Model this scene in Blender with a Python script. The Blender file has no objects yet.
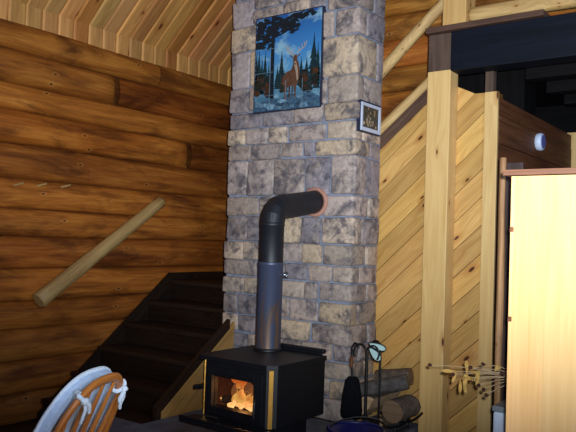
import bpy, bmesh, math, random
from mathutils import Vector, Matrix, noise as mnoise
R = random.Random(7)
SC = bpy.context.scene
COL = SC.collection
PI = math.pi
FZ = 0.085            # floor level
HZ = 0.27             # top of the raised hearth

# ------------------------------------------------------------------ materials
def srgb(r, g, b):
    def f(c):
        c /= 255.0
        return c / 12.92 if c <= 0.04045 else ((c + 0.055) / 1.055) ** 2.4
    return (f(r), f(g), f(b), 1.0)

class NT:
    def __init__(s, name):
        s.m = bpy.data.materials.new(name); s.m.use_nodes = True
        s.t = s.m.node_tree; s.n = s.t.nodes; s.b = s.n['Principled BSDF']; s.out = s.n['Material Output']
    def node(s, typ, **kw):
        n = s.n.new(typ)
        for k, v in kw.items():
            if k.startswith('i_'): n.inputs[k[2:].replace('_', ' ')].default_value = v
            else: setattr(n, k, v)
        return n
    def link(s, a, b): s.t.links.new(a, b)
    def attr(s, name): return s.node('ShaderNodeAttribute', attribute_name=name)
    def mapping(s, src, scale=(1, 1, 1)):
        m = s.node('ShaderNodeMapping'); m.inputs['Scale'].default_value = scale; s.link(src, m.inputs['Vector']); return m.outputs[0]
    def noise(s, vec, scale, detail=4, rough=0.55, dist=0.0):
        n = s.node('ShaderNodeTexNoise'); n.inputs['Scale'].default_value = scale; n.inputs['Detail'].default_value = detail
        n.inputs['Roughness'].default_value = rough; n.inputs['Distortion'].default_value = dist
        s.link(vec, n.inputs['Vector']); return n.outputs['Fac']
    def ramp(s, fac, stops):
        r = s.node('ShaderNodeValToRGB'); e = r.color_ramp.elements
        while len(e) < len(stops): e.new(0.5)
        for x, (p, c) in zip(e, stops): x.position = p; x.color = c
        s.link(fac, r.inputs[0]); return r.outputs[0]
    def mix(s, fac, a, b, mode='MIX'):
        n = s.node('ShaderNodeMix', data_type='RGBA', blend_type=mode)
        for sock, v in ((n.inputs[0], fac), (n.inputs[6], a), (n.inputs[7], b)):
            if hasattr(v, 'links'): s.link(v, sock)
            else: sock.default_value = v
        return n.outputs[2]
    def math(s, op, a, b=0.0):
        n = s.node('ShaderNodeMath', operation=op)
        for sock, v in ((n.inputs[0], a), (n.inputs[1], b)):
            if hasattr(v, 'links'): s.link(v, sock)
            else: sock.default_value = v
        return n.outputs[0]
    def bump(s, h, strength, dist=0.01):
        n = s.node('ShaderNodeBump'); n.inputs['Strength'].default_value = strength; n.inputs['Distance'].default_value = dist
        s.link(h, n.inputs['Height']); s.link(n.outputs[0], s.b.inputs['Normal'])

def G(v): return (v, v, v, 1.0)

def wood(name, light, dark, knot=(0.09, 0.025, 0.01, 1), density=0.35, rough=0.55, spec=0.3, ksize=0.11, kcell=(3.2, 7.5), streak=0.0, bump=0.15):
    t = NT(name)
    gc = t.attr('gc').outputs['Vector']; col = t.attr('col').outputs['Color']
    vo = t.node('ShaderNodeTexVoronoi', feature='F1', voronoi_dimensions='2D'); vo.inputs['Scale'].default_value = 1.0
    t.link(t.mapping(gc, (kcell[0], kcell[1], 1)), vo.inputs['Vector'])
    d = vo.outputs['Distance']
    sep = t.node('ShaderNodeSeparateColor'); t.link(vo.outputs['Color'], sep.inputs[0])
    on = t.math('LESS_THAN', sep.outputs[0], density)
    size = t.math('MULTIPLY', sep.outputs[1], 0.7); size = t.math('ADD', size, 0.45); size = t.math('MULTIPLY', size, ksize)
    rel = t.math('DIVIDE', d, size)
    # grain bends round the knots
    warp = t.math('MULTIPLY', t.math('MAXIMUM', t.math('SUBTRACT', 1.0, t.math('DIVIDE', rel, 4.0)), 0.0), on)
    comb = t.node('ShaderNodeCombineXYZ'); t.link(t.math('MULTIPLY', warp, 0.05), comb.inputs[1])
    va = t.node('ShaderNodeVectorMath', operation='ADD'); t.link(gc, va.inputs[0]); t.link(comb.outputs[0], va.inputs[1])
    g1 = t.noise(t.mapping(va.outputs[0], (0.9, 16, 1)), 1.6, 5, 0.6, 0.8)
    g2 = t.noise(t.mapping(va.outputs[0], (3, 90, 1)), 1.5, 3, 0.6)
    g = t.math('ADD', t.math('MULTIPLY', g1, 0.7), t.math('MULTIPLY', g2, 0.3))
    c = t.ramp(g, [(0.28, dark), (0.60, light)])
    if streak:
        s = t.noise(t.mapping(gc, (1.0, 7, 1)), 1.3, 4, 0.6, 0.5)
        c = t.mix(t.math('MULTIPLY', t.ramp(s, [(0.48, G(0)), (0.66, G(1))]), streak), c, (dark[0] * .35, dark[1] * .3, dark[2] * .3, 1))
    halo = t.math('MULTIPLY', t.ramp(rel, [(0.25, G(1)), (1.0, G(0))]), on)
    c = t.mix(t.math('MULTIPLY', halo, 0.55), c, (light[0] * .55, light[1] * .33, light[2] * .2, 1))
    core = t.math('MULTIPLY', t.ramp(rel, [(0.20, G(1)), (0.34, G(0))]), on)
    c = t.mix(core, c, knot)
    c = t.mix(1.0, c, col, 'MULTIPLY')
    t.link(c, t.b.inputs['Base Color'])
    t.b.inputs['Roughness'].default_value = rough; t.b.inputs['Specular IOR Level'].default_value = spec
    t.bump(g, bump, 0.004)
    return t.m

def plain(name, c, rough=0.5, metal=0.0, spec=0.4, var=0.25, scale=14.0, bump=0.0):
    t = NT(name)
    co = t.node('ShaderNodeTexCoord').outputs['Object']; col = t.attr('col').outputs['Color']
    n = t.noise(co, scale, 4, 0.6)
    k = 1 - var
    cc = t.mix(1.0, t.ramp(n, [(0.3, (c[0] * k, c[1] * k, c[2] * k, 1)), (0.7, (min(1, c[0] * (1 + var)), min(1, c[1] * (1 + var)), min(1, c[2] * (1 + var)), 1))]), col, 'MULTIPLY')
    t.link(cc, t.b.inputs['Base Color'])
    t.b.inputs['Roughness'].default_value = rough; t.b.inputs['Metallic'].default_value = metal; t.b.inputs['Specular IOR Level'].default_value = spec
    if bump: t.bump(n, bump, 0.004)
    return t.m

def stone_mat():
    t = NT('chimney_stone')
    co = t.attr('gc').outputs['Vector']; col = t.attr('col').outputs['Color']
    n1 = t.noise(co, 5.5, 6, 0.72, 0.5); n2 = t.noise(co, 30, 4, 0.65); n3 = t.noise(co, 11, 4, 0.6, 0.4)
    c = t.mix(t.ramp(n1, [(0.48, G(0)), (0.60, G(0.85))]), col, (0.075, 0.068, 0.086, 1))
    c = t.mix(t.ramp(n3, [(0.48, G(0)), (0.75, G(0.4))]), c, (0.62, 0.47, 0.36, 1))
    c = t.mix(0.55, c, t.ramp(n2, [(0.3, G(0.45)), (0.7, G(1.35))]), 'MULTIPLY')
    t.link(c, t.b.inputs['Base Color']); t.b.inputs['Roughness'].default_value = 0.75; t.b.inputs['Specular IOR Level'].default_value = 0.25
    h = t.math('ADD', t.math('MULTIPLY', n3, 0.7), t.math('MULTIPLY', n2, 0.3))
    t.bump(h, 0.7, 0.012)
    return t.m

def log_mat():
    # dark amber-stained logs: broad streaks, small pale knots with dark cores
    t = NT('stained_log')
    gc = t.attr('gc').outputs['Vector']; col = t.attr('col').outputs['Color']
    g1 = t.noise(t.mapping(gc, (0.55, 5.5, 1)), 1.7, 6, 0.6, 1.0)
    g2 = t.noise(t.mapping(gc, (2.2, 60, 1)), 1.7, 4, 0.6, 0.3)
    g = t.math('ADD', t.math('MULTIPLY', g1, 0.72), t.math('MULTIPLY', g2, 0.28))
    c = t.ramp(g, [(0.28, srgb(92, 48, 19)), (0.5, srgb(160, 98, 39)), (0.70, srgb(202, 138, 64))])
    s = t.noise(t.mapping(gc, (1.1, 4.5, 1)), 1.2, 5, 0.65, 0.7)
    c = t.mix(t.ramp(s, [(0.48, G(0)), (0.68, G(0.85))]), c, srgb(74, 36, 17))
    vo = t.node('ShaderNodeTexVoronoi', feature='F1', voronoi_dimensions='2D'); vo.inputs['Scale'].default_value = 1.0
    t.link(t.mapping(gc, (2.7, 6.0, 1)), vo.inputs['Vector'])
    sep = t.node('ShaderNodeSeparateColor'); t.link(vo.outputs['Color'], sep.inputs[0])
    on = t.math('LESS_THAN', sep.outputs[0], 0.26)
    pale = t.math('MULTIPLY', t.ramp(vo.outputs['Distance'], [(0.04, G(1)), (0.11, G(0))]), on)
    c = t.mix(t.math('MULTIPLY', pale, 0.4), c, srgb(206, 146, 80))
    core = t.math('MULTIPLY', t.ramp(vo.outputs['Distance'], [(0.02, G(1)), (0.05, G(0))]), on)
    c = t.mix(core, c, srgb(30, 12, 6))
    c = t.mix(1.0, c, col, 'MULTIPLY')
    t.link(c, t.b.inputs['Base Color']); t.b.inputs['Roughness'].default_value = 0.6; t.b.inputs['Specular IOR Level'].default_value = 0.2
    h = t.math('SUBTRACT', g, t.math('MULTIPLY', core, 0.6)); t.bump(h, 0.35, 0.01)
    return t.m

def fire_mat(name, bottom, top, z0, z1, power):
    t = NT(name)
    co = t.node('ShaderNodeTexCoord').outputs['Object']
    sp = t.node('ShaderNodeSeparateXYZ'); t.link(co, sp.inputs[0])
    mr = t.node('ShaderNodeMapRange'); mr.inputs[1].default_value = z0; mr.inputs[2].default_value = z1; t.link(sp.outputs[2], mr.inputs[0])
    n = t.noise(co, 38, 3, 0.6, 1.0)
    f = t.math('ADD', mr.outputs[0], t.math('MULTIPLY', t.math('SUBTRACT', n, 0.5), 1.7))
    c = t.ramp(f, [(0.05, bottom), (0.5, ((bottom[0] + top[0]) / 2, (bottom[1] + top[1]) / 2, (bottom[2] + top[2]) / 2, 1)), (0.95, top)])
    t.b.inputs['Base Color'].default_value = (0.02, 0.01, 0.005, 1); t.b.inputs['Roughness'].default_value = 1
    t.link(c, t.b.inputs['Emission Color']); t.b.inputs['Emission Strength'].default_value = power
    return t.m

def glass_mat():
    t = NT('sooty_stove_glass')
    tr = t.node('ShaderNodeBsdfTransparent'); tr.inputs[0].default_value = (0.88, 0.82, 0.78, 1)
    gl = t.node('ShaderNodeBsdfGlossy'); gl.inputs['Roughness'].default_value = 0.08
    mx = t.node('ShaderNodeMixShader'); mx.inputs[0].default_value = 0.06
    t.link(tr.outputs[0], mx.inputs[1]); t.link(gl.outputs[0], mx.inputs[2]); t.link(mx.outputs[0], t.out.inputs['Surface'])
    return t.m

def pipe_mat():
    t = NT('heat_tinted_steel_pipe')
    co = t.node('ShaderNodeTexCoord').outputs['Object']
    sp = t.node('ShaderNodeSeparateXYZ'); t.link(co, sp.inputs[0])
    n = t.noise(t.mapping(co, (16, 16, 2.2)), 1.0, 4, 0.6, 0.8)
    mr = t.node('ShaderNodeMapRange'); mr.inputs[1].default_value = 0.0; mr.inputs[2].default_value = 0.5; mr.inputs[3].default_value = 0.13; mr.inputs[4].default_value = -0.12
    t.link(sp.outputs[2], mr.inputs[0])
    f = t.math('ADD', n, mr.outputs[0])
    c = t.ramp(f, [(0.54, srgb(70, 76, 98)), (0.60, srgb(86, 74, 74)), (0.66, srgb(112, 84, 68))])
    t.link(c, t.b.inputs['Base Color']); t.b.inputs['Roughness'].default_value = 0.42; t.b.inputs['Metallic'].default_value = 0.35
    return t.m

def sky_mat():
    t = NT('painted_tile_sky')
    gc = t.attr('gc').outputs['Vector']
    sp = t.node('ShaderNodeSeparateXYZ'); t.link(gc, sp.inputs[0])
    n = t.noise(t.mapping(gc, (3, 4.5, 1)), 1.1, 5, 0.6, 0.6)
    grad = t.ramp(sp.outputs[1], [(0.0, srgb(40, 74, 96)), (0.35, srgb(96, 150, 180)), (0.6, srgb(60, 130, 190)), (1.0, srgb(24, 84, 150))])
    c = t.mix(t.ramp(n, [(0.50, G(0)), (0.66, G(0.8))]), grad, srgb(150, 190, 205))
    t.link(c, t.b.inputs['Base Color']); t.b.inputs['Roughness'].default_value = 0.35
    return t.m

M = {}
M['log'] = log_mat()
M['ceil'] = wood('ceiling_pine', srgb(200, 148, 86), srgb(160, 108, 56), density=0.30, ksize=0.27, kcell=(2.6, 7.1), streak=0.25)
M['pine'] = wood('knotty_pine_board', srgb(222, 174, 104), srgb(182, 130, 68), density=0.40, ksize=0.25, kcell=(2.9, 7.3), streak=0.12, rough=0.45)
M['post'] = wood('smooth_pine_post', srgb(220, 182, 122), srgb(198, 152, 92), density=0.30, ksize=0.24, kcell=(2.4, 8.0), rough=0.45)
M['door'] = wood('pale_pine_door', srgb(224, 178, 122), srgb(210, 160, 100), density=0.06, ksize=0.07, kcell=(2.0, 7.0), rough=0.4, bump=0.03)
M['peeled'] = wood('peeled_pole', srgb(214, 178, 120), srgb(160, 114, 66), density=0.35, ksize=0.22, kcell=(5, 14), streak=0.25)
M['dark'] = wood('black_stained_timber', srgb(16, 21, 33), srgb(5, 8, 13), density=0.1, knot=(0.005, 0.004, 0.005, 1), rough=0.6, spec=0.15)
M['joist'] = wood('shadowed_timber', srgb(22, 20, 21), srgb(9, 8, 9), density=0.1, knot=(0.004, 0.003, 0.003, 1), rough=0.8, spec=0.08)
M['stair'] = wood('dark_brown_stair', srgb(46, 31, 22), srgb(20, 12, 8), density=0.15, knot=(0.005, 0.003, 0.002, 1), rough=0.55, spec=0.2)
M['brown'] = wood('weathered_brown', srgb(96, 74, 62), srgb(52, 37, 30), density=0.25, knot=(0.012, 0.008, 0.006, 1), rough=0.7, streak=0.2)
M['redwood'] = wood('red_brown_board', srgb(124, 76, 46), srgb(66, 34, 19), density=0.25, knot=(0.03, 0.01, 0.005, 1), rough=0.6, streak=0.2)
M['trimred'] = wood('red_brown_top', srgb(140, 96, 72), srgb(84, 50, 36), density=0.2, rough=0.45)
M['carcase'] = wood('dark_cabinet_side', srgb(66, 48, 44), srgb(36, 24, 22), density=0.1, rough=0.6)
M['barkpole'] = wood('brown_bark_pole', srgb(176, 130, 88), srgb(84, 50, 32), density=0.2, rough=0.6, streak=0.5)
M['oak'] = wood('honey_oak', srgb(204, 128, 58), srgb(140, 74, 26), density=0.0, rough=0.35, spec=0.5)
M['bark'] = plain('grey_bark', srgb(104, 94, 88), 0.9, var=0.5, scale=28, bump=0.8)
M['cut'] = wood('split_wood', srgb(198, 172, 142), srgb(150, 116, 84), density=0.1, rough=0.8)
M['stone'] = stone_mat()
M['mortar'] = plain('grey_mortar', srgb(128, 134, 152), 0.9, var=0.25, scale=22, bump=0.5)
M['slate'] = plain('grey_slate', srgb(92, 98, 110), 0.7, var=0.3, scale=9, bump=0.3)
M['floor'] = wood('dark_floor', srgb(46, 30, 22), srgb(22, 14, 10), density=0.1, rough=0.5)
M['iron'] = plain('black_stove_iron', srgb(15, 16, 21), 0.5, 0.0, 0.4, var=0.25, scale=30, bump=0.1)
M['black'] = plain('black_wrought_iron', srgb(16, 17, 22), 0.45, 0.0, 0.4, var=0.2)
M['pipeblack'] = plain('matt_black_pipe', srgb(24, 25, 31), 0.5, 0.0, 0.4, var=0.2, scale=20)
M['pipe'] = pipe_mat()
M['bristle'] = plain('dark_bristle', srgb(15, 15, 20), 0.95, var=0.4, scale=60, bump=0.6, spec=0.1)
M['copper'] = plain('terracotta_ring', srgb(176, 126, 108), 0.7, 0.0, 0.3)
M['brass'] = plain('brass', srgb(206, 162, 80), 0.32, 0.9, 0.5, var=0.15)
M['chrome'] = plain('steel', srgb(150, 155, 165), 0.25, 0.9, 0.5, var=0.1)
M['glass'] = glass_mat()
M['firebrick'] = plain('sooty_firebrick', srgb(84, 52, 42), 0.95, var=0.4, scale=22)
M['ember'] = fire_mat('glowing_embers', (1.0, 0.72, 0.28, 1), (0.9, 0.18, 0.02, 1), 0.20, 0.31, 1.6)
M['flame'] = fire_mat('flame', (1.0, 0.60, 0.14, 1), (0.62, 0.12, 0.015, 1), 0.23, 0.37, 1.0)
M['smokeglow'] = fire_mat('dim_flame', (0.55, 0.2, 0.06, 1), (0.22, 0.09, 0.05, 1), 0.2, 0.42, 0.5)
M['cloth'] = plain('pale_blue_cloth', srgb(192, 216, 244), 0.95, var=0.12, scale=45, bump=0.4)
M['clothwhite'] = plain('white_blue_piping', srgb(214, 228, 240), 0.95, var=0.08, scale=40, bump=0.3)
M['white'] = plain('white_plastic', srgb(205, 214, 235), 0.45, var=0.05)
M['bluegrey'] = plain('shaded_alarm_face', srgb(104, 108, 170), 0.5, var=0.1)  # white face's bluish shade under grazing flash, put into its colour
M['grey'] = plain('grey_lid', srgb(120, 124, 130), 0.5, var=0.1)
M['blue'] = plain('dark_blue_plastic', srgb(18, 25, 84), 0.4, var=0.15)
M['brightblue'] = plain('blue_bottle', srgb(28, 50, 170), 0.35, var=0.1)
M['sky'] = sky_mat()
M['paintdark'] = plain('painted_dark_pine', srgb(16, 30, 40), 0.4, var=0.5, scale=60)
M['paintspruce'] = plain('painted_spruce', srgb(18, 46, 54), 0.4, var=0.5, scale=60)
M['paintbush'] = plain('painted_autumn_bush', srgb(66, 52, 46), 0.4, var=0.6, scale=70)
M['paintdeer'] = plain('painted_deer', srgb(92, 62, 48), 0.4, var=0.4, scale=40)
M['paintlight'] = plain('painted_pale', srgb(170, 150, 132), 0.4, var=0.2)
M['paintrock'] = plain('painted_rock', srgb(88, 118, 138), 0.4, var=0.55, scale=45)
M['grout'] = plain('tile_grout', srgb(112, 138, 158), 0.6, var=0.1)
M['frameplate'] = plain('pale_frame', srgb(196, 200, 216), 0.5, var=0.08)
M['framedark'] = plain('dark_blue_edge', srgb(40, 42, 62), 0.5, var=0.15)
M['framepic'] = plain('brown_green_print', srgb(72, 66, 56), 0.5, var=0.7, scale=60)
M['flower'] = plain('dried_yellow_leaf', srgb(184, 146, 78), 0.8, var=0.3, scale=30)
M['twig'] = plain('pale_twig', srgb(178, 150, 118), 0.8, var=0.3, scale=30)
M['bud'] = plain('dark_seed_head', srgb(66, 32, 26), 0.8, var=0.3, scale=30)
M['leafpale'] = plain('pale_teal_leaf', srgb(168, 200, 200), 0.5, var=0.1)

# ------------------------------------------------------------------ mesh builder
class MB:
    def __init__(s): s.v = []; s.f = []; s.gc = []; s.col = []; s.mi = []; s.sm = []
    def add(s, verts, faces, gc=None, col=(1, 1, 1), mi=0, smooth=False):
        b = len(s.v); s.v += [tuple(x) for x in verts]
        s.gc += [tuple(x) for x in (gc if gc is not None else verts)]
        s.col += [col] * len(verts)
        for f in faces: s.f.append(tuple(b + i for i in f)); s.mi.append(mi); s.sm.append(smooth)
    def box(s, lo, hi, grain=None, col=(1, 1, 1), bev=0.0, mi=0):
        d = [hi[i] - lo[i] for i in range(3)]
        if grain is None: grain = d.index(max(d))
        others = [i for i in range(3) if i != grain]; others.sort(key=lambda i: -d[i])
        off = R.random() * 50
        def g(p): return (p[grain] + off, p[others[0]] + p[others[1]] * 0.9, off * 0.37)
        if bev <= 0:
            vs = [(x, y, z) for x in (lo[0], hi[0]) for y in (lo[1], hi[1]) for z in (lo[2], hi[2])]
            fs = [(0, 1, 3, 2), (4, 6, 7, 5), (0, 4, 5, 1), (2, 3, 7, 6), (0, 2, 6, 4), (1, 5, 7, 3)]
        else:
            bm = bmesh.new(); bmesh.ops.create_cube(bm, size=1)
            for v in bm.verts: v.co = Vector([lo[i] + (v.co[i] + .5) * d[i] for i in range(3)])
            bmesh.ops.bevel(bm, geom=list(bm.edges), offset=min(bev, min(d) * .45), segments=2, affect='EDGES', profile=.6)
            bm.verts.index_update(); vs = [tuple(v.co) for v in bm.verts]; fs = [[v.index for v in f.verts] for f in bm.faces]; bm.free()
        s.add(vs, fs, [g(p) for p in vs], col, mi)
    def extrude(s, poly, origin, U, V, W, t, grain=(1, 0), col=(1, 1, 1), mi=0):
        """polygon in the (U,V) plane, extruded t along W; grain is a 2-D direction in that plane"""
        n = len(poly); off = R.random() * 50; gx, gy = grain
        O = Vector(origin); U = Vector(U); V = Vector(V); W = Vector(W)
        vs = []; gs = []
        for k in (0, 1):
            for a, b in poly:
                vs.append(O + U * a + V * b + W * (t * k)); gs.append((a * gx + b * gy + off, -a * gy + b * gx + t * k * .9, off * .37))
        fs = [tuple(range(n - 1, -1, -1)), tuple(range(n, 2 * n))] + [(i, (i + 1) % n, n + (i + 1) % n, n + i) for i in range(n)]
        s.add(vs, fs, gs, col, mi)
    def tube(s, pts, rad, seg=12, cap=True, col=(1, 1, 1), mi=0, wob=0.0, smooth=True):
        pts = [Vector(p) for p in pts]; n = len(pts)
        if not hasattr(rad, '__len__'): rad = [rad] * n
        off = R.random() * 50; L = 0; ref = None; rings = []
        vs = []; gs = []
        for i, p in enumerate(pts):
            d = (pts[min(i + 1, n - 1)] - pts[max(i - 1, 0)]).normalized()
            if ref is None: ref = d.orthogonal().normalized()
            ref = (ref - d * ref.dot(d)).normalized(); b = d.cross(ref)
            if i: L += (p - pts[i - 1]).length
            for k in range(seg):
                a = 2 * PI * k / seg; r = rad[i] * (1 + wob * mnoise.noise(Vector((math.cos(a) * 1.3 + off, math.sin(a) * 1.3, L * 4))))
                vs.append(p + (ref * math.cos(a) + b * math.sin(a)) * r); gs.append((L + off, abs(a - PI) * rad[i], off * .37))
        fs = [(i * seg + k, i * seg + (k + 1) % seg, (i + 1) * seg + (k + 1) % seg, (i + 1) * seg + k) for i in range(n - 1) for k in range(seg)]
        s.add(vs, fs, gs, col, mi, smooth)
        if cap:
            for i in (0, n - 1):
                ring = [vs[i * seg + k] for k in range(seg)]
                if i == 0: ring = ring[::-1]
                s.add(ring, [tuple(range(seg))], [(q.x * .2 + off, q.y + q.z, off) for q in ring], col, mi)
    def lathe(s, prof, c, seg=24, axis=(0, 0, 1), col=(1, 1, 1), mi=0, smooth=True, cap=True):
        A = Vector(axis).normalized(); U = A.orthogonal().normalized(); V = A.cross(U); c = Vector(c); vs = []
        for r, h in prof:
            for k in range(seg):
                a = 2 * PI * k / seg; vs.append(c + A * h + (U * math.cos(a) + V * math.sin(a)) * r)
        n = len(prof)
        fs = [(i * seg + k, i * seg + (k + 1) % seg, (i + 1) * seg + (k + 1) % seg, (i + 1) * seg + k) for i in range(n - 1) for k in range(seg)]
        s.add(vs, fs, None, col, mi, smooth)
        if cap:
            s.add([vs[k] for k in range(seg)][::-1], [tuple(range(seg))], None, col, mi)
            s.add([vs[(n - 1) * seg + k] for k in range(seg)], [tuple(range(seg))], None, col, mi)
    def blob(s, c, r, seg=10, ring=7, rot=None, col=(1, 1, 1), mi=0, wob=0.0):
        vs = []; c = Vector(c)
        for i in range(ring + 1):
            th = PI * i / ring
            for k in range(seg):
                a = 2 * PI * k / seg; p = Vector((math.sin(th) * math.cos(a), math.sin(th) * math.sin(a), math.cos(th)))
                if wob: p *= 1 + wob * mnoise.noise(p * 2.2 + c * 9)
                p = Vector((p.x * r[0], p.y * r[1], p.z * r[2]))
                if rot: p = rot @ p
                vs.append(c + p)
        fs = [(i * seg + k, (i + 1) * seg + k, (i + 1) * seg + (k + 1) % seg, i * seg + (k + 1) % seg) for i in range(ring) for k in range(seg)]
        s.add(vs, fs, None, col, mi, True)
    def build(s, name, mat, parent=None, weld=False):
        me = bpy.data.meshes.new(name)
        off = Vector((0, 0, 0))
        if parent is not None:
            q = parent
            while q is not None: off += q.location; q = q.parent
        else:
            xs = [v[0] for v in s.v]; ys = [v[1] for v in s.v]; zs = [v[2] for v in s.v]
            off = Vector(((min(xs) + max(xs)) / 2, (min(ys) + max(ys)) / 2, min(zs)))
        me.from_pydata([(v[0] - off.x, v[1] - off.y, v[2] - off.z) for v in s.v], [], s.f)
        a = me.attributes.new('gc', 'FLOAT_VECTOR', 'POINT'); a.data.foreach_set('vector', [x for g in s.gc for x in g])
        a = me.attributes.new('col', 'FLOAT_COLOR', 'POINT'); a.data.foreach_set('color', [x for c in s.col for x in (c[0], c[1], c[2], 1.0)])
        me.polygons.foreach_set('use_smooth', s.sm)
        mats = mat if isinstance(mat, (list, tuple)) else [mat]
        for m in mats: me.materials.append(m)
        me.polygons.foreach_set('material_index', s.mi)
        bm = bmesh.new(); bm.from_mesh(me)
        if weld: bmesh.ops.remove_doubles(bm, verts=bm.verts, dist=1e-5)
        bmesh.ops.recalc_face_normals(bm, faces=bm.faces); bm.to_mesh(me); bm.free()
        me.update()
        o = bpy.data.objects.new(name, me); COL.objects.link(o)
        if parent is not None: o.parent = parent
        else: o.location = off
        return o

def tag(o, label, cat, group=None, kind=None):
    o['label'] = label; o['category'] = cat
    if group: o['group'] = group
    if kind: o['kind'] = kind
    return o
def thing(name, label, cat, loc, group=None, kind=None):
    o = bpy.data.objects.new(name, None); COL.objects.link(o); o.location = loc; o.empty_display_size = 0.05
    return tag(o, label, cat, group, kind)

def clip(poly, n, d):
    """keep the part of poly where n.p <= d"""
    out = []
    for i in range(len(poly)):
        p, q = poly[i], poly[(i + 1) % len(poly)]
        a = n[0] * p[0] + n[1] * p[1] - d; b = n[0] * q[0] + n[1] * q[1] - d
        if a <= 0: out.append(p)
        if a * b < 0:
            t = a / (a - b); out.append((p[0] + t * (q[0] - p[0]), p[1] + t * (q[1] - p[1])))
    return out

def shade(lo=0.85, hi=1.1):
    k = R.uniform(lo, hi); return (k * R.uniform(.97, 1.03), k * R.uniform(.96, 1.02), k * R.uniform(.92, 1.03))

def board_wall(mb, poly, angle, width, origin, U, V, W, t, gap=0.005, phase=0.0, lo=.85, hi=1.1):
    """fill polygon (U,V plane) with boards running at `angle`"""
    ca, sa = math.cos(angle), math.sin(angle); n = (-sa, ca)
    ds = [n[0] * p[0] + n[1] * p[1] for p in poly]
    k = math.floor((min(ds) - phase) / width)
    while k * width + phase < max(ds):
        a = k * width + phase; b = a + width; k += 1
        pl = clip(clip(poly, n, b - gap), (-n[0], -n[1]), -a)
        if len(pl) < 3: continue
        # drop repeats
        q = []
        for p in pl:
            if not q or (abs(p[0] - q[-1][0]) + abs(p[1] - q[-1][1])) > 1e-4: q.append(p)
        if len(q) > 3 and abs(q[0][0] - q[-1][0]) + abs(q[0][1] - q[-1][1]) < 1e-4: q.pop()
        if len(q) >= 3: mb.extrude(q, origin, U, V, W, t * R.uniform(.96, 1.0), (ca, sa), shade(lo, hi))

# ------------------------------------------------------------------ room shell
XL = -4.6                                   # left log wall face
seams = [FZ, .30, .54, .77, .98, 1.22, 1.46, 1.66, 1.88, 2.13, 2.37, 2.57, 2.81, 3.01]
def half_log(mb, a0, a1, z0, z1, place, bulge, col, endcap=(False, False), seed=0):
    """log running from a0 to a1; place(a, z, out) gives the world point"""
    n = max(6, int((a1 - a0) / .1)); m = 10; off = R.random() * 40
    vs = []; gs = []
    for i in range(n + 1):
        a = a0 + (a1 - a0) * i / n
        f = 1.0
        for e, on in ((a - a0, endcap[0]), (a1 - a, endcap[1])):
            if on and e < .05: f = min(f, math.sqrt(max(0.0, 1 - (1 - e / .05) ** 2)))
        w0 = .012 * mnoise.noise(Vector((a * 1.1, z0 * 7, seed))); w1 = .012 * mnoise.noise(Vector((a * 1.1, z1 * 7, seed)))
        for k in range(m + 1):
            th = PI * k / m
            z = (z0 + w0) + ((z1 + w1) - (z0 + w0)) * (1 - math.cos(th)) / 2
            o_ = bulge * math.sin(th) ** .8 * f * (1 + .12 * mnoise.noise(Vector((a * 2.3, z * 6, seed + 3))))
            vs.append(place(a, z, o_)); gs.append((a + off, z, off * .41))
    fs = [(i * (m + 1) + k, (i + 1) * (m + 1) + k, (i + 1) * (m + 1) + k + 1, i * (m + 1) + k + 1) for i in range(n) for k in range(m)]
    mb.add(vs, fs, gs, col, 0, True)

mb = MB()
pl_left = lambda a, z, o_: (XL - .035 + o_, a, z)
tints = [(.62, .55, .5), (.75, .66, .6), (.8, .72, .66), (.85, .74, .62), (1.0, .86, .72), (.78, .62, .55), (1.05, .95, .85), (1.1, .98, .85), (.8, .68, .6), (.85, .8, .72), (1.05, .95, .8), (.82, .74, .64), (.9, .84, .7)]
for i in range(len(seams) - 1):
    z0, z1 = seams[i], seams[i + 1]; c = tints[i]
    if i == 11:
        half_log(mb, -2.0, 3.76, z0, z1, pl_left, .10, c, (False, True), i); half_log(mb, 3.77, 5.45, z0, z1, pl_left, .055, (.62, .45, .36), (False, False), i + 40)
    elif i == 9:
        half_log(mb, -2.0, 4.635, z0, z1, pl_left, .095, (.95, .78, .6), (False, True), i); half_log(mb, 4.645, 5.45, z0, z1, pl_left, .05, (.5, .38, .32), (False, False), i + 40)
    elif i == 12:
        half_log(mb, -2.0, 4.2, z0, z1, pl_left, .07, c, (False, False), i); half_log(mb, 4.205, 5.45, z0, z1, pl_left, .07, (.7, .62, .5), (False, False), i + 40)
    else: half_log(mb, -2.0, 5.45, z0, z1, pl_left, .068, c, (False, False), i)
mb.box((XL - .2, -2.0, FZ), (XL - .036, 5.6, 3.16), col=(.25, .2, .18))
tag(mb.build('wall_left', M['log']), 'wall of dark amber stained horizontal logs behind the stairs', 'wall', kind='structure')

mb = MB()
pl_back = lambda a, z, o_: (a, 5.435 - o_, z)
z = FZ; i = 0
while z < 5.4:
    h = R.uniform(.19, .24); half_log(mb, -4.6, 1.6 if z > 2.9 else -1.75, z, z + h, pl_back, .06, (1.5 * R.uniform(.85, 1.05), 1.4 * R.uniform(.85, 1.05), 1.35), (False, False), 70 + i); z += h; i += 1
mb.box((XL - .1, 5.436, FZ), (-1.75, 5.6, 5.4), col=(.25, .2, .18)); mb.box((-1.75, 5.436, 2.95), (1.6, 5.6, 5.4), col=(.25, .2, .18))
tag(mb.build('wall_back', M['log']), 'amber log wall behind the second flight of stairs', 'wall', kind='structure')

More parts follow.
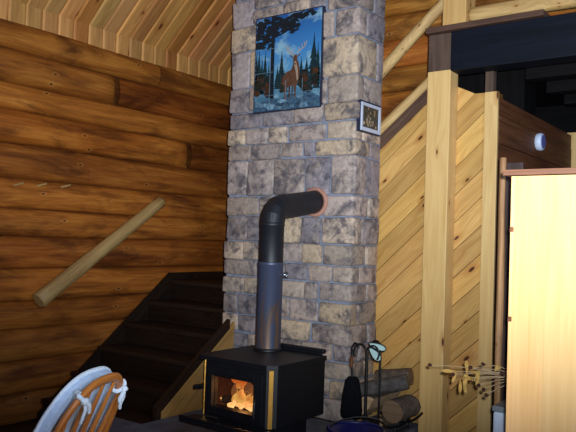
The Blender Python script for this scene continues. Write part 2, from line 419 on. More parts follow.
# short upright boards above the logs, then the sloping board ceiling
BW = .14
pitch = math.radians(43)
mb = MB(); mc = MB()
y = -2.0; k = 0
while y < 5.42:
    c = shade(.75, 1.12)
    if k % 7 == 3: c = (c[0] * .75, c[1] * .6, c[2] * .5)
    prof = [(0, 0), (.017, .010), (BW - .017, .010), (BW - .001, 0)]
    mb.extrude([(a, b) for a, b in prof], (XL - .02, y, 3.005), (0, 1, 0), (1, 0, 0), (0, 0, 1), .16, (1, 0), c)
    # grain along the board for both: rebuilt gc (along, across)
    n = len(mb.v) - 8
    for q in range(n, n + 8): mb.gc[q] = (mb.v[q][2] + k * 3.7, mb.v[q][1], k * .53); mb.col[q] = tuple(x_ * (1.5 if (q - n) % 4 in (0, 3) else 1) for x_ in c)  # bevel corners tinted paler: edge highlights put into the colour
    c2 = (c[0] * R.uniform(.9, 1.1),) * 1 + (c[1] * R.uniform(.88, 1.05), c[2] * R.uniform(.85, 1.05))
    L = 4.6
    D = Vector((math.cos(pitch), 0, math.sin(pitch))); N = Vector((math.sin(pitch), 0, -math.cos(pitch)))
    mc.extrude(prof, (XL - .02, y, 3.165), (0, 1, 0), N, D, L, (1, 0), c2)
    n = len(mc.v) - 8
    for q in range(n, n + 8):
        v = Vector(mc.v[q]) - Vector((XL, 0, 3.16)); mc.gc[q] = (v.dot(D) + k * 3.7, mc.v[q][1], k * .53); mc.col[q] = tuple(x_ * (1.5 if (q - n) % 4 in (0, 3) else 1) for x_ in c2)  # same painted edge highlights along the ceiling boards
    y += BW; k += 1
mb.box((XL - .2, -2.0, 3.0), (XL - .021, 5.6, 3.2), col=(.3, .25, .2))
tag(mb.build('trim_1', M['ceil']), 'short upright pine boards between the log wall and the ceiling', 'trim', kind='structure')
D = Vector((math.cos(pitch), 0, math.sin(pitch))); N = Vector((math.sin(pitch), 0, -math.cos(pitch)))
mc.extrude([(-2.0, -.1), (5.6, -.1), (5.6, -.001), (-2.0, -.001)], (XL - .02, 0, 3.165), (0, 1, 0), N, D, 4.6, (1, 0), (.3, .25, .2))
tag(mc.build('ceiling', M['ceil']), 'steep sloping ceiling of knotty pine boards', 'ceiling', kind='structure')

mb = MB(); y = -2.0
while y < 7.1:
    x = -4.85 + R.uniform(-.6, 0)
    while x < 1.6:
        x1 = min(1.6, x + R.uniform(1.2, 2.2)); mb.box((max(x, -4.85), y, FZ - .03), (x1 - .003, y + .117, FZ), 0, shade(.8, 1.1)); x = x1
    y += .12
mb.box((-4.9, -2.0, FZ - .1), (1.7, 7.2, FZ - .031), col=(.3, .3, .3))
tag(mb.build('floor', M['floor']), 'dark brown plank floor', 'floor', kind='structure')

# wall of diagonal boards under the second flight
YW = 4.43
poly = [(-2.75, FZ), (-1.61, FZ), (-1.61, 2.51), (-1.766, 2.515), (-1.885, 2.571), (-2.05, 2.53), (-2.42, 2.215), (-2.75, 1.94)]
mb = MB()
board_wall(mb, poly, math.radians(43), .137, (0, YW, 0), (1, 0, 0), (0, 0, 1), (0, 1, 0), .02, .005, .03, .68, 1.05)
mb.extrude([(a, b) for a, b in poly], (0, YW + .021, 0), (1, 0, 0), (0, 0, 1), (0, 1, 0), .07, (1, 0), (.25, .18, .12))
tag(mb.build('wall_right', M['pine']), 'wall of diagonal knotty pine boards right of the chimney', 'wall', kind='structure')
mb = MB()
mb.box((-1.69, YW - .025, FZ), (-1.60, YW + .0, 2.512), 2, (1.0, 1.0, 1.0), .004)
tag(mb.build('trim_2', M['post']), 'upright pine corner trim at the end of the diagonal board wall', 'trim', kind='structure')
mb = MB()
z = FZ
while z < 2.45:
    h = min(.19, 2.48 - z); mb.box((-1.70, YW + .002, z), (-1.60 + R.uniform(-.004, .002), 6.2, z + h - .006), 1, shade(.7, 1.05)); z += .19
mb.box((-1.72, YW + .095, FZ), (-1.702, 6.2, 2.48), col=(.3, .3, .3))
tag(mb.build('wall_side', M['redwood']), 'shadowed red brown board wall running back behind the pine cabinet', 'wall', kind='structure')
mb = MB(); mb.box((-1.74, 6.21, FZ), (-1.53, 6.36, 2.5), 2)
tag(mb.build('trim_3', M['post']), 'pale post at the far end of the shadowed board wall', 'trim', kind='structure')

# timber ceiling of the dark space on the right, with the upper floor on it
mb = MB()
x = -1.88
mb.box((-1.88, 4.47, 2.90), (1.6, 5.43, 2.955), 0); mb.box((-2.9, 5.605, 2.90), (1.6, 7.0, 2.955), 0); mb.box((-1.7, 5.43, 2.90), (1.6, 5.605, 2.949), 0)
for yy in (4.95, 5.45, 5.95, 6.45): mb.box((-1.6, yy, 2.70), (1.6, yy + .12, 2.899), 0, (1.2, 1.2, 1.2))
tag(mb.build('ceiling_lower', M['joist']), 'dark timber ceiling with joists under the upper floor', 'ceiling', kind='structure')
mb = MB(); mb.box((-2.9, 7.0, FZ), (1.7, 7.1, 2.95), 0); mb.box((-2.9, 5.61, FZ), (-2.85, 7.0, 2.95), 1); mb.box((-2.40, 5.30, FZ), (-1.721, 5.36, 2.899), 2); mb.box((-1.749, 5.361, FZ), (-1.725, 5.605, 2.899), 2); mb.box((1.6, 4.5, FZ), (1.7, 7.0, 2.95), 1)  # two upright panels added as painted shade in the gap over the diagonal wall
tag(mb.build('wall_far', M['joist']), 'dark wall at the far end of the shadowed space, with dark panels added for shade', 'wall', kind='structure')

# ------------------------------------------------------------------ chimney of rough ashlar
CX0, CX1, CY = -3.605, -2.455, 4.049
rows = [HZ, .42, .55, .673, .787, .925, 1.078, 1.209, 1.332, 1.474, 1.665, 1.82, 2.093, 2.207, 2.336, 2.462, 2.651, 2.936, 3.127, 3.34, 3.52, 3.74, 3.95, 4.16, 4.36, 4.56]
pal = [(158, 138, 122), (148, 132, 120), (140, 126, 120), (130, 118, 116), (122, 114, 118), (154, 136, 120), (146, 130, 122), (136, 120, 110), (112, 104, 108), (158, 138, 116), (128, 116, 116)]
def stone(mb, lo, hi):
    c = srgb(*R.choice(pal))[:3]; k = R.uniform(1.3, 1.8); c = tuple(v * k for v in c)
    bm = bmesh.new(); bmesh.ops.create_cube(bm, size=1)
    d = [hi[i] - lo[i] for i in range(3)]
    for v in bm.verts:
        v.co = Vector([lo[i] + (v.co[i] + .5) * d[i] + R.uniform(-.007, .007) for i in range(3)])
    bmesh.ops.bevel(bm, geom=list(bm.edges), offset=.016, segments=3, affect='EDGES', profile=.5)
    bm.verts.index_update(); o3 = Vector((R.random() * 30, R.random() * 30, R.random() * 30))
    vs = [tuple(v.co) for v in bm.verts]; gs = [tuple(v.co + o3) for v in bm.verts]
    mb.add(vs, [[v.index for v in f.verts] for f in bm.faces], gs, c, 0, True); bm.free()
ms = MB(); J = .008
for i in range(len(rows) - 1):
    z0, z1 = rows[i], rows[i + 1]
    cw = R.uniform(.13, .30) if i % 2 else R.uniform(.24, .36)       # corner stone on the front face
    cd = R.uniform(.20, .28) if i % 2 == 0 else R.uniform(.10, .16)  # and on the right face
    out = R.uniform(-.006, .012)
    stone(ms, (CX1 - cw + J, CY - out, z0 + J / 2), (CX1 + out, CY + cd - J, z1 - J / 2))
    if cd < .19: stone(ms, (CX1 - .1, CY + cd, z0 + J / 2), (CX1 + R.uniform(-.008, .01), YW - .014, z1 - J / 2))
    else: stone(ms, (CX1 - .1, CY + cd, z0 + J / 2), (CX1 + R.uniform(-.008, .01), YW - .014, z1 - J / 2))
    x = CX0 - R.uniform(0, .014); xe = CX1 - cw; first = True
    while xe - x > .02:
        w = R.uniform(.13, .34) if z1 - z0 < .2 else R.uniform(.18, .32)
        if xe - x - w < .10: w = xe - x
        if w > .40: w /= 2
        o1 = R.uniform(-.006, .014)
        yb = CY + (.36 if first else .1)
        if z1 - z0 > .21 and R.random() < .55 and not first:
            zm = z0 + (z1 - z0) * R.uniform(.38, .6)
            stone(ms, (x + J / 2, CY - o1, z0 + J / 2), (x + w - J / 2, yb, zm - J / 2)); stone(ms, (x + J / 2, CY - R.uniform(-.006, .012), zm + J / 2), (x + w - J / 2, yb, z1 - J / 2))
        else: stone(ms, (x + J / 2, CY - o1, z0 + J / 2), (x + w - J / 2, yb, z1 - J / 2))
        x += w; first = False
root = thing('stone_chimney', 'tall chimney of rough grey and tan stone blocks behind the wood stove', 'chimney', ((CX0 + CX1) / 2, 4.25, HZ))
mm = MB(); mm.box((CX0 + .015, CY + .016, HZ), (CX1 - .016, YW - .006, 4.56)); mm.build('mortar', M['mortar'], root)
ms.build('stonework', M['stone'], root)

# raised hearth under stove, tools and firewood
mb = MB()
for lo, hi in (((-3.75, 2.3), (-3.46, 3.12)), ((-3.455, 2.3), (-2.85, 3.12)), ((-2.845, 2.3), (-2.25, 3.12)), ((-2.245, 2.3), (-1.72, 3.12)), ((-3.44, 3.125), (-2.85, 4.04)), ((-2.845, 3.125), (-2.25, 4.04)), ((-2.245, 3.125), (-1.72, 3.70)), ((-2.245, 3.705), (-1.90, 4.04)), ((-2.44, 4.045), (-2.07, 4.425))):
    mb.box((lo[0], lo[1], HZ - .04), (hi[0], hi[1], HZ), 0, shade(.85, 1.1), .004)
mb.box((-3.73, 2.32, FZ), (-1.74, 3.12, HZ - .041), col=(.6, .6, .6)); mb.box((-3.44, 3.12, FZ), (-1.92, 4.03, HZ - .041), col=(.6, .6, .6)); mb.box((-2.43, 4.03, FZ), (-2.08, 4.42, HZ - .041), col=(.6, .6, .6))
tag(mb.build('raised_hearth', M['slate']), 'low grey slate hearth platform under the wood stove', 'hearth')

# ------------------------------------------------------------------ tile mural of a buck
root = thing('deer_tile_mural', 'painted tile mural of a standing buck and pines set in the chimney', 'mural', (-3.04, CY - .02, 2.448))
PX0, PX1, PZ0, PZ1 = -3.342, -2.746, 2.448, 3.155
PW, PH = PX1 - PX0, PZ1 - PZ0
YM = CY - .022
def mp(u, v, layer): return (PX0 + u * PW, YM - layer * .0012, PZ0 + v * PH)
def patch(mb, poly, layer, col=(1, 1, 1)):
    vs = [mp(u, v, layer) for u, v in poly]; mb.add(vs, [tuple(range(len(vs)))], vs, col)
mb = MB(); mb.box((PX0 - .008, YM + .001, PZ0 - .008), (PX1 + .008, CY + .03, PZ1 + .008)); mb.build('backing', M['framedark'], root)
mb = MB(); vs = [mp(0, 0, 0), mp(1, 0, 0), mp(1, 1, 0), mp(0, 1, 0)]; mb.add(vs, [(0, 1, 2, 3)], [(0, 0, 0), (1, 0, 0), (1, 1, 0), (0, 1, 0)]); mb.build('sky', M['sky'], root)
def spruce(mb, u, v0, h, w, layer, n=9):
    for k in range(n):
        t = k / n; vv = v0 + h * t; ww = w * (1 - t) * R.uniform(.8, 1.15)
        patch(mb, [(max(0, u - ww), vv - .015), (min(1, u + ww), vv - .02), (min(1, u + ww * .35), vv + h / n * 1.2), (u, vv + h / n * 1.8), (u - ww * .35, vv + h / n * 1.2)], layer + k * .02)
mb = MB()
for u, v0, h, w in ((.06, .22, .42, .09), (.16, .25, .38, .07), (.42, .26, .34, .08), (.90, .24, .48, .12), (.98, .24, .3, .03), (.36, .24, .22, .06), (.72, .25, .26, .07), (.02, .2, .5, .05), (.11, .2, .36, .07), (.22, .2, .3, .06), (.80, .2, .3, .08), (.96, .2, .42, .07), (.47, .2, .2, .06)):
    mb = MB(); spruce(mb, u, v0, h, w, 1); mb.build('spruce', M['paintspruce'], root)
for k in range(46):
    if k in (0, 23): mb = MB()
    if k == 23: mbl.build('bush_patch', M['paintbush'], root)['kind'] = 'stuff'
    mbl = mb
    u = R.uniform(.02, .47) if k < 23 else R.uniform(.53, .98); v = R.uniform(.16, .36) + .05 * abs(u - .5); r = R.uniform(.025, .06)
    patch(mb, [(min(1, max(0, u + r * math.cos(a) * R.uniform(.7, 1.2))), v + r * .8 * math.sin(a) * R.uniform(.7, 1.2)) for a in [2 * PI * q / 8 for q in range(8)]], 1.5 + k * .01, R.choice([(.8, .8, .8), (.3, .7, .8), (1.1, .7, .5), (.25, .5, .5), (.2, .4, .45)]))
mb.build('bush_patch', M['paintbush'], root)['kind'] = 'stuff'
mb = MB()
patch(mb, [(.24, .12), (.315, .12), (.305, .5), (.30, 1.0), (.245, 1.0), (.25, .5)], 2.6)
for u0, v0, u1, v1 in ((.27, .86, .55, .95), (.28, .8, .02, .9), (.28, .72, .04, .78), (.28, .9, .75, .99), (.28, .76, .46, .80)):
    patch(mb, [(u0, v0), (u1, v1), (u1, v1 + .012), (u0, v0 + .03)], 2.65)
for k in range(150):
    side = R.random()
    if side < .5: u, v = R.uniform(0.02, .30), R.uniform(.66, .98)
    elif side < .9: u, v = R.uniform(.28, .66), R.uniform(.80, .98)
    else: u, v = R.uniform(.6, .9), R.uniform(.93, .985)
    r = R.uniform(.02, .05)
    patch(mb, [(min(.998, max(.002, u + r * math.cos(a) * R.uniform(.6, 1.5))), min(.998, v + r * .55 * math.sin(a) * R.uniform(.6, 1.4))) for a in [2 * PI * q / 7 for q in range(7)]], 2.7 + k * .01)
mb.build('pine_tree', M['paintdark'], root)
mb = MB()
patch(mb, [(0, 0), (1, 0), (1, .10), (.86, .15), (.7, .13), (.55, .16), (.42, .11), (.25, .13), (.1, .09), (0, .12)], 3.8, (.42, .5, .6))
for k in range(26):
    u = R.uniform(.05, .97); v = R.uniform(.015, .12); r = R.uniform(.03, .09)
    patch(mb, [(min(1, max(0, u + r * math.cos(a) * R.uniform(.8, 1.2))), max(0, v + r * .32 * math.sin(a) * R.uniform(.7, 1.2))) for a in [2 * PI * q / 9 for q in range(9)]], 3.9 + k * .01, R.choice([(1, 1, 1), (.5, .55, .6), (1.5, 1.45, 1.4), (.25, .3, .35)]))
mb.build('rocks', M['paintrock'], root)
mb = MB()
patch(mb, [(.445, .27), (.455, .34), (.50, .385), (.57, .40), (.60, .45), (.605, .50), (.625, .515), (.66, .505), (.685, .47), (.70, .42), (.705, .34), (.69, .27), (.66, .24), (.655, .17), (.66, .115), (.635, .115), (.63, .17), (.62, .235), (.565, .235), (.53, .225), (.505, .17), (.515, .10), (.49, .10), (.475, .17), (.48, .235)], 4.4)
patch(mb, [(.595, .50), (.61, .555), (.655, .555), (.665, .50), (.645, .455), (.62, .455)], 4.5, (1.1, 1.05, 1.0))
patch(mb, [(.59, .54), (.55, .565), (.555, .545), (.60, .52)], 4.5); patch(mb, [(.665, .54), (.705, .565), (.70, .545), (.66, .52)], 4.5)
patch(mb, [(.545, .235), (.57, .235), (.565, .12), (.545, .12)], 4.35, (.6, .55, .5)); patch(mb, [(.595, .235), (.615, .235), (.607, .14), (.592, .14)], 4.35, (.6, .55, .5))
deer = mb.build('deer', M['paintdeer'], root)
mb = MB()
patch(mb, [(.615, .485), (.645, .485), (.675, .40), (.685, .30), (.665, .28), (.645, .38), (.62, .44)], 4.6, (.85, .8, .75)); patch(mb, [(.62, .468), (.645, .468), (.64, .45), (.625, .45)], 4.7, (.2, .18, .18))
def antler(pts, w):
    for p, q in zip(pts[:-1], pts[1:]):
        dx, dy = q[0] - p[0], q[1] - p[1]; L = math.hypot(dx, dy); nx, ny = -dy / L * w, dx / L * w
        patch(mb, [(p[0] - nx, p[1] - ny), (q[0] - nx, q[1] - ny), (q[0] + nx, q[1] + ny), (p[0] + nx, p[1] + ny)], 4.65)
for sgn in (-1, 1):
    f = lambda a, b: (.635 + sgn * a * (1 if sgn < 0 else 1.12), b + (0 if sgn < 0 else .02))
    antler([f(.02, .55), f(.07, .575), f(.125, .61), f(.145, .66)], .0055)
    for a, b in ((.05, .565), (.09, .59), (.12, .608)): antler([f(a, b), f(a - .012, b + .05)], .0045)
mb.build('antlers', M['paintlight'], deer)
mb = MB()
for k in (1, 2, 3):
    mb.add([mp(k / 4 - .003, 0, 5), mp(k / 4 + .003, 0, 5), mp(k / 4 + .003, .62 if k == 1 else .3, 5), mp(k / 4 - .003, .62 if k == 1 else .3, 5)], [(0, 1, 2, 3)])
    mb.add([mp(0, k / 4 + .155, 5), mp(.3, k / 4 + .155, 5), mp(.3, k / 4 + .159, 5), mp(0, k / 4 + .159, 5)] if k < 3 else [mp(0, .16, 5), mp(1, .16, 5), mp(1, .1635, 5), mp(0, .1635, 5)], [(0, 1, 2, 3)])
mb.build('grout_lines', M['grout'], root)

# small framed print on the chimney's side
root = thing('small_picture_frame', 'small pale framed print on the side face of the chimney', 'picture frame', (CX1 + .02, 4.215, 2.265))
def fr(y0, y1, z0, z1, x0, x1, name, mat):
    m_ = MB(); m_.box((x0, y0, z0), (x1, y1, z1)); return m_.build(name, mat, root)
fr(4.075, 4.362, 2.258, 2.475, CX1 - .01, CX1 + .016, 'backing', M['framedark'])
mb = MB()
for y0, y1, z0, z1 in ((4.085, 4.352, 2.44, 2.462), (4.085, 4.352, 2.266, 2.292), (4.085, 4.103, 2.292, 2.44), (4.325, 4.352, 2.292, 2.44)): mb.box((CX1 + .012, y0, z0), (CX1 + .026, y1, z1), bev=.003)
mb.build('frame', M['frameplate'], root)
pic = fr(4.103, 4.325, 2.292, 2.44, CX1 + .013, CX1 + .019, 'print', M['framepic'])
mb = MB()
for k in range(16):
    cy, cz = R.uniform(4.12, 4.31), R.uniform(2.305, 2.43); r = R.uniform(.007, .016)
    mb.add([(CX1 + .0195 + k * .0001, cy + r * math.cos(2 * PI * q / 7), cz + r * math.sin(2 * PI * q / 7)) for q in range(7)], [tuple(range(7))], None, R.choice([(1, 1, 1), (.7, .6, .45), (.9, .8, .6)]))
mb.build('pale_blossoms', M['paintlight'], pic)

# ------------------------------------------------------------------ staircase
root = thing('staircase', 'dark brown staircase climbing along the log wall beside the chimney', 'staircase', (-4.03, 3.7, FZ))
SX0, SX1 = -4.53, -3.47
rise, run = .17, .245
nos = [(4.36 - run * k, 1.107 - rise * k) for k in range(7)]
for k, (ny, nz) in enumerate(nos[1:6]):
    x1 = SX1
    mb = MB(); mb.box((SX0, ny - .018, nz - .034), (x1 - .02, ny + run + .0, nz), 0, shade(.85, 1.2), .006); mb.build('tread', M['stair'], root)
for k, (ny, nz) in enumerate(nos[:6]):
    zb = nz - rise if k < 5 else FZ
    mb = MB(); mb.box((SX0, ny, zb + .001), (SX1 - .02, ny + .02, nz - .035), 0, shade(.55, .8)); mb.build('riser', M['stair'], root)
mb = MB(); mb.box((SX0, 4.342, 1.107 - .034), (-3.62, 5.37, 1.107), 0, (1, 1, 1), .006); mb.build('landing', M['stair'], root)
slope = .745
mb = MB()
mb.extrude([(3.10, FZ), (3.10, .16), (4.354, 1.169), (5.37, 1.169), (5.37, 1.0), (4.5, .9), (3.5, FZ)], (SX0 - .0, 0, 0), (0, 1, 0), (0, 0, 1), (1, 0, 0), .02, (.8, .6), (.7, .7, .7)); mb.build('wall_stringer', M['stair'], root)
mb = MB()
mb.extrude([(3.255, FZ), (3.255, .350), (3.97, .885), (3.97, .815), (3.30, .312), (3.30, FZ)], (SX1 - .015, 0, 0), (0, 1, 0), (0, 0, 1), (1, 0, 0), .035, (.8, .6), (1.2, 1.15, 1.1)); mb.build('outer_stringer', M['stair'], root)
mb = MB()
board_wall(mb, [(3.302, FZ), (3.302, .31), (3.97, .812), (4.035, .86), (4.035, FZ)], math.atan(.745), .12, (SX1 - .012, 0, 0), (0, 1, 0), (0, 0, 1), (1, 0, 0), .018, .004, .05, .55, .7); mb.build('side_panel', M['pine'], root)

# poles
def pole(name, p, q, r0, r1, label, cat, mat, group=None, wob=.12, n=14):
    p, q = Vector(p), Vector(q); mb = MB()
    pts = [p.lerp(q, k / n) for k in range(n + 1)]; rad = [r0 + (r1 - r0) * k / n for k in range(n + 1)]
    pts = [p.lerp(q, .002)] + pts[1:-1] + [p.lerp(q, .998)]
    pts = [p] + pts + [q]; rad = [r0 * .8] + rad + [r1 * .8]
    mb.tube(pts, rad, 14, True, (1, 1, 1), 0, wob)
    return tag(mb.build(name, mat), label, cat, group)
root = thing('handrail', 'short peeled pole handrail slanting up the log wall over the stairs', 'handrail', (XL + .11, 3.7, .93))
mb = MB()
p, q = Vector((XL + .105, 3.03, .985)), Vector((XL + .105, 4.20, 1.79)); n = 14
pts = [p] + [p.lerp(q, .004 + .992 * k / n) for k in range(n + 1)] + [q]
mb.tube(pts, [.052] + [.062 - .012 * k / n for k in range(n + 1)] + [.042], 14, True, (.66, .64, .58), 0, .12)
rail = mb.build('pole', M['peeled'], root)
for t in (.2, .8):
    mb = MB(); c = p.lerp(q, t); mb.tube([(XL + .0, c.y, c.z), (c.x - .03, c.y, c.z)], .014, 8); mb.build('bracket', M['black'], root)
pole('stair_rail', (-2.75, 4.50, 2.56), (-1.97, 4.50, 3.26), .045, .042, 'upper peeled pole rail rising from behind the chimney to the landing post', 'rail', M['peeled'])
pole('stair_rail', (-2.75, 4.478, 2.125), (-2.085, 4.478, 2.668), .04, .04, 'lower peeled pole rail lying on the dark strip above the diagonal boards', 'rail', M['peeled'])
mb = MB()
mb.extrude([(-2.75, 1.945), (-2.42, 2.22), (-2.055, 2.53), (-2.055, 2.635), (-2.42, 2.325), (-2.75, 2.05)], (0, YW + .001, 0), (1, 0, 0), (0, 0, 1), (0, 1, 0), .05, (.76, .65), (1.35, 1.2, 1.05))
tag(mb.build('slanted_cap_board', M['brown']), 'brown slanted cap board under the lower pole rail', 'board')
mb = MB(); mb.box((-1.70, YW + .01, 2.515), (-1.645, YW + .06, 2.90), 2)
tag(mb.build('slim_upright', M['brown']), 'slim grey brown upright between the corner trim and the black beam', 'upright')

# wall pegs
for yy, zz, w in ((2.84, 1.832, 'leftmost'), (3.03, 1.843, 'middle'), (3.24, 1.851, 'rightmost')):
    mb = MB(); mb.tube([(XL + .01, yy - .0, zz - .012), (XL + .085, yy + .035, zz + .008)], [.009, .008], 8, True, (.7, .66, .62))
    tag(mb.build('wall_peg', M['peeled']), w + ' of three small pale pegs in a row on the log wall', 'peg', 'pegs on the log wall')

# ------------------------------------------------------------------ post, beam, loft
mb = MB(); mb.box((-2.052, 4.30, FZ), (-1.886, YW - .001, 2.665), 2, (1.04, 1.03, 1.0), .006)
tag(mb.build('support_post', M['post']), 'square pale pine post standing before the diagonal board wall', 'post')
root = thing('header_beam', 'heavy black stained beam resting on the pine post', 'beam', (-.3, 4.38, 2.66))
mb = MB(); mb.box((-2.052, 4.305, 2.667), (-1.892, 4.46, 2.915), 2, (1, 1, 1), .004); mb.build('end_block', M['brown'], root)
mb = MB(); mb.box((-1.89, 4.30, 2.655), (1.5, 4.46, 2.918), 0, (1, 1, 1), .006); mb.build('main_timber', M['dark'], root)
mb = MB(); mb.box((-2.06, 4.265, 2.919), (-1.28, 4.44, 2.957), 0, (.95, .8, .72), .004)
tag(mb.build('edge_plank', M['brown']), 'thin brown plank along the top of the black beam', 'plank')
mb = MB(); mb.box((-1.955, 4.30, 2.958), (-1.79, 4.46, 3.95), 2, (.86, .8, .72), .006)
tag(mb.build('newel_post', M['post']), 'square newel post on the upper floor above the black beam', 'post')
n = 24
mb = MB(); P, Q = Vector((-1.786, 4.36, 3.022)), Vector((1.5, 4.36, 3.018))
pts = [P, P.lerp(Q, .003), P.lerp(Q, .008)] + [P.lerp(Q, .02 + .98 * k / n) for k in range(n + 1)]
mb.tube(pts, [.03, .045, .051] + [.053] * (n + 1), 16, True, (1.0, .97, .9), 0, .1)
tag(mb.build('log_rail', M['peeled']), 'peeled log lying along the loft edge above the black beam', 'log rail')
root = thing('round_wall_alarm', 'round white plastic alarm on the shadowed board wall', 'alarm', (-1.57, 5.24, 2.288))
mb = MB(); mb.lathe([(.058, 0), (.066, .006), (.066, .038), (.058, .046)], (-1.599, 5.24, 2.288), 28, (1, 0, 0)); mb.build('body', M['white'], root)
mb = MB(); mb.lathe([(.05, 0), (.05, .004)], (-1.553, 5.24, 2.288), 28, (1, 0, 0)); mb.build('face', M['bluegrey'], root)

# ------------------------------------------------------------------ wood stove
SXa, SXb, SYa, SYb, SZa, SZb = -2.915, -2.365, 3.10, 3.625, .435, .765
root = thing('wood_stove', 'black iron wood stove with a fire burning behind its glass door', 'stove', ((SXa + SXb) / 2, 3.4, HZ))
mb = MB()
CH = .045
mb.box((SXa, SYa + CH, SZa), (SXa + .02, SYb, SZb)); mb.box((SXb - .02, SYa + CH, SZa), (SXb, SYb, SZb)); mb.box((SXa + .02, SYb - .02, SZa), (SXb - .02, SYb, SZb)); mb.box((SXa + .02, SYa + .03, SZa), (SXb - .02, SYb - .02, SZa + .02))
GX0, GX1, GZ0, GZ1 = -2.80, -2.482, .502, .682
F0, F1 = SXa + CH, SXb - CH
for lo, hi in (((F0, SZa), (GX0, SZb)), ((GX1, SZa), (F1, SZb)), ((GX0, SZa), (GX1, GZ0)), ((GX0, GZ1), (GX1, SZb))): mb.box((lo[0], SYa, lo[1]), (hi[0], SYa + .03, hi[1]))
mb.extrude([(SXa, SYa + CH), (F0, SYa), (F0, SYa + .03), (SXa + .02, SYa + CH + .01)], (0, 0, SZa), (1, 0, 0), (0, 1, 0), (0, 0, 1), SZb - SZa)
mb.extrude([(SXb, SYa + CH), (F1, SYa), (F1, SYa + .03), (SXb - .02, SYa + CH + .01)], (0, 0, SZa), (1, 0, 0), (0, 1, 0), (0, 0, 1), SZb - SZa)
mb.build('body', M['iron'], root)
mb = MB(); mb.extrude([(SXa - .018, SYa + .005), (F0 - .035, SYa - .016), (F1 + .012, SYa - .016), (SXb + .012, SYa + CH - .015), (SXb + .012, SYb), (SXa - .018, SYb)], (0, 0, SZb), (1, 0, 0), (0, 1, 0), (0, 0, 1), .025); mb.build('top_plate', M['iron'], root)
mb = MB(); mb.box((SXa + .04, SYb + .005, .60), (SXb - .03, SYb + .02, .822), bev=.006); mb.box((SXa + .04, SYb - .006, .800), (SXb - .01, SYb + .03, .826), bev=.009); mb.build('heat_shield', M['iron'], root)
mb = MB(); mb.box((SXa + .08, SYa + .08, HZ + .001), (SXb - .08, SYb - .06, SZa - .001), bev=.01); mb.box((SXa + .05, SYa + .05, HZ + .001), (SXb - .05, SYb - .03, HZ + .02), bev=.004); mb.build('pedestal', M['iron'], root)
mb = MB(); mb.box((SXa - .03, SYa - .14, SZa - .03), (SXb + .0, SYa + .0, SZa - .005), bev=.006); mb.box((SXa - .03, SYa - .14, SZa - .005), (SXb + .0, SYa - .125, SZa + .012), bev=.004); mb.build('ash_lip', M['slate'] if False else M['iron'], root)
for sx, nm in ((1, 'left'), (-1, 'right')):
    xa = SXa if sx > 0 else SXb
    mb = MB(); A = Vector((xa, SYa + CH, 0)); B = Vector((xa + sx * CH, SYa, 0)); d = (B - A).normalized(); nn = Vector((-sx * .7, -.7, 0))
    a = A + d * .025 + nn * .002; b = B - d * .014 + nn * .002
    mb.extrude([(a.x, a.y), (b.x, b.y), (b.x + nn.x * .007, b.y + nn.y * .007), (a.x + nn.x * .007, a.y + nn.y * .007)], (0, 0, SZa + .0), (1, 0, 0), (0, 1, 0), (0, 0, 1), SZb - SZa - .006)
    mb.build('brass_corner_strip', M['brass'], root)
door = None
mb = MB(); dx0, dx1, dz0, dz1 = -2.845, -2.425, .455, .735
for lo, hi in (((dx0, dz0), (GX0, dz1)), ((GX1, dz0), (dx1, dz1)), ((GX0, dz0), (GX1, GZ0)), ((GX0, GZ1), (GX1, dz1))): mb.box((lo[0], SYa - .018, lo[1]), (hi[0], SYa - .001, hi[1]), bev=.003)
door = mb.build('door', M['iron'], root)
mb = MB(); mb.box((GX0 + .0, SYa + .002, GZ0), (GX1, SYa + .006, GZ1)); mb.build('glass_pane', M['glass'], door)
mb = MB(); mb.box((GX0 - .006, SYa - .024, GZ0 - .008), (GX1 + .006, SYa - .018, GZ0)); mb.box((GX0 - .006, SYa - .024, GZ1), (GX1 + .006, SYa - .018, GZ1 + .008)); mb.box((GX0 - .008, SYa - .024, GZ0), (GX0, SYa - .018, GZ1)); mb.box((GX1, SYa - .024, GZ0), (GX1 + .008, SYa - .018, GZ1)); mb.build('glass_bezel', M['black'], door)
mb = MB(); mb.tube([(dx1 - .02, SYa - .02, .595), (dx1 - .02, SYa - .05, .595), (dx1 - .02, SYa - .06, .57), (dx1 - .02, SYa - .06, .50)], .008, 8); mb.build('handle', M['black'], door)
mb = MB(); mb.tube([(SXa, SYa + .06, .592), (SXa - .03, SYa + .055, .587), (SXa - .085, SYa + .04, .575)], [.009, .014, .014], 10); mb.build('air_control_knob', M['black'], root)
# firebox
mb = MB(); FY = SYa + .30
mb.add([(GX0 - .09, FY, GZ0 - .03), (GX1 + .05, FY, GZ0 - .03), (GX1 + .05, FY, GZ1 + .05), (GX0 - .09, FY, GZ1 + .05)], [(0, 1, 2, 3)])
for x_ in (GX0 - .09, GX1 + .05): mb.add([(x_, SYa + .031, GZ0 - .03), (x_, FY, GZ0 - .03), (x_, FY, GZ1 + .05), (x_, SYa + .031, GZ1 + .05)], [(0, 1, 2, 3)])
mb.add([(GX0 - .09, SYa + .031, GZ0 - .03), (GX1 + .05, SYa + .031, GZ0 - .03), (GX1 + .05, FY, GZ0 - .03), (GX0 - .09, FY, GZ0 - .03)], [(0, 1, 2, 3)])
mb.add([(GX0 - .09, SYa + .031, GZ1 + .05), (GX1 + .05, SYa + .031, GZ1 + .05), (GX1 + .05, FY, GZ1 + .05), (GX0 - .09, FY, GZ1 + .05)], [(0, 1, 2, 3)])
mb.build('firebox', M['firebrick'], root)
def tongue(mb, x, y, z, h, w, lean, seed):
    n = 9; pts = []; rad = []
    for k in range(n + 1):
        t = k / n
        pts.append((x + lean * t + .018 * math.sin(seed + t * 5) * t, y + .01 * math.cos(seed * 2 + t * 4), z + h * t)); rad.append(max(.0008, w * (math.sin(PI * min(1, .22 + t * .80)) ** 1.1) * (1 - .3 * t)))
    mb.tube(pts, rad, 8, True, (1, 1, 1), 0, .5)
mb = MB()
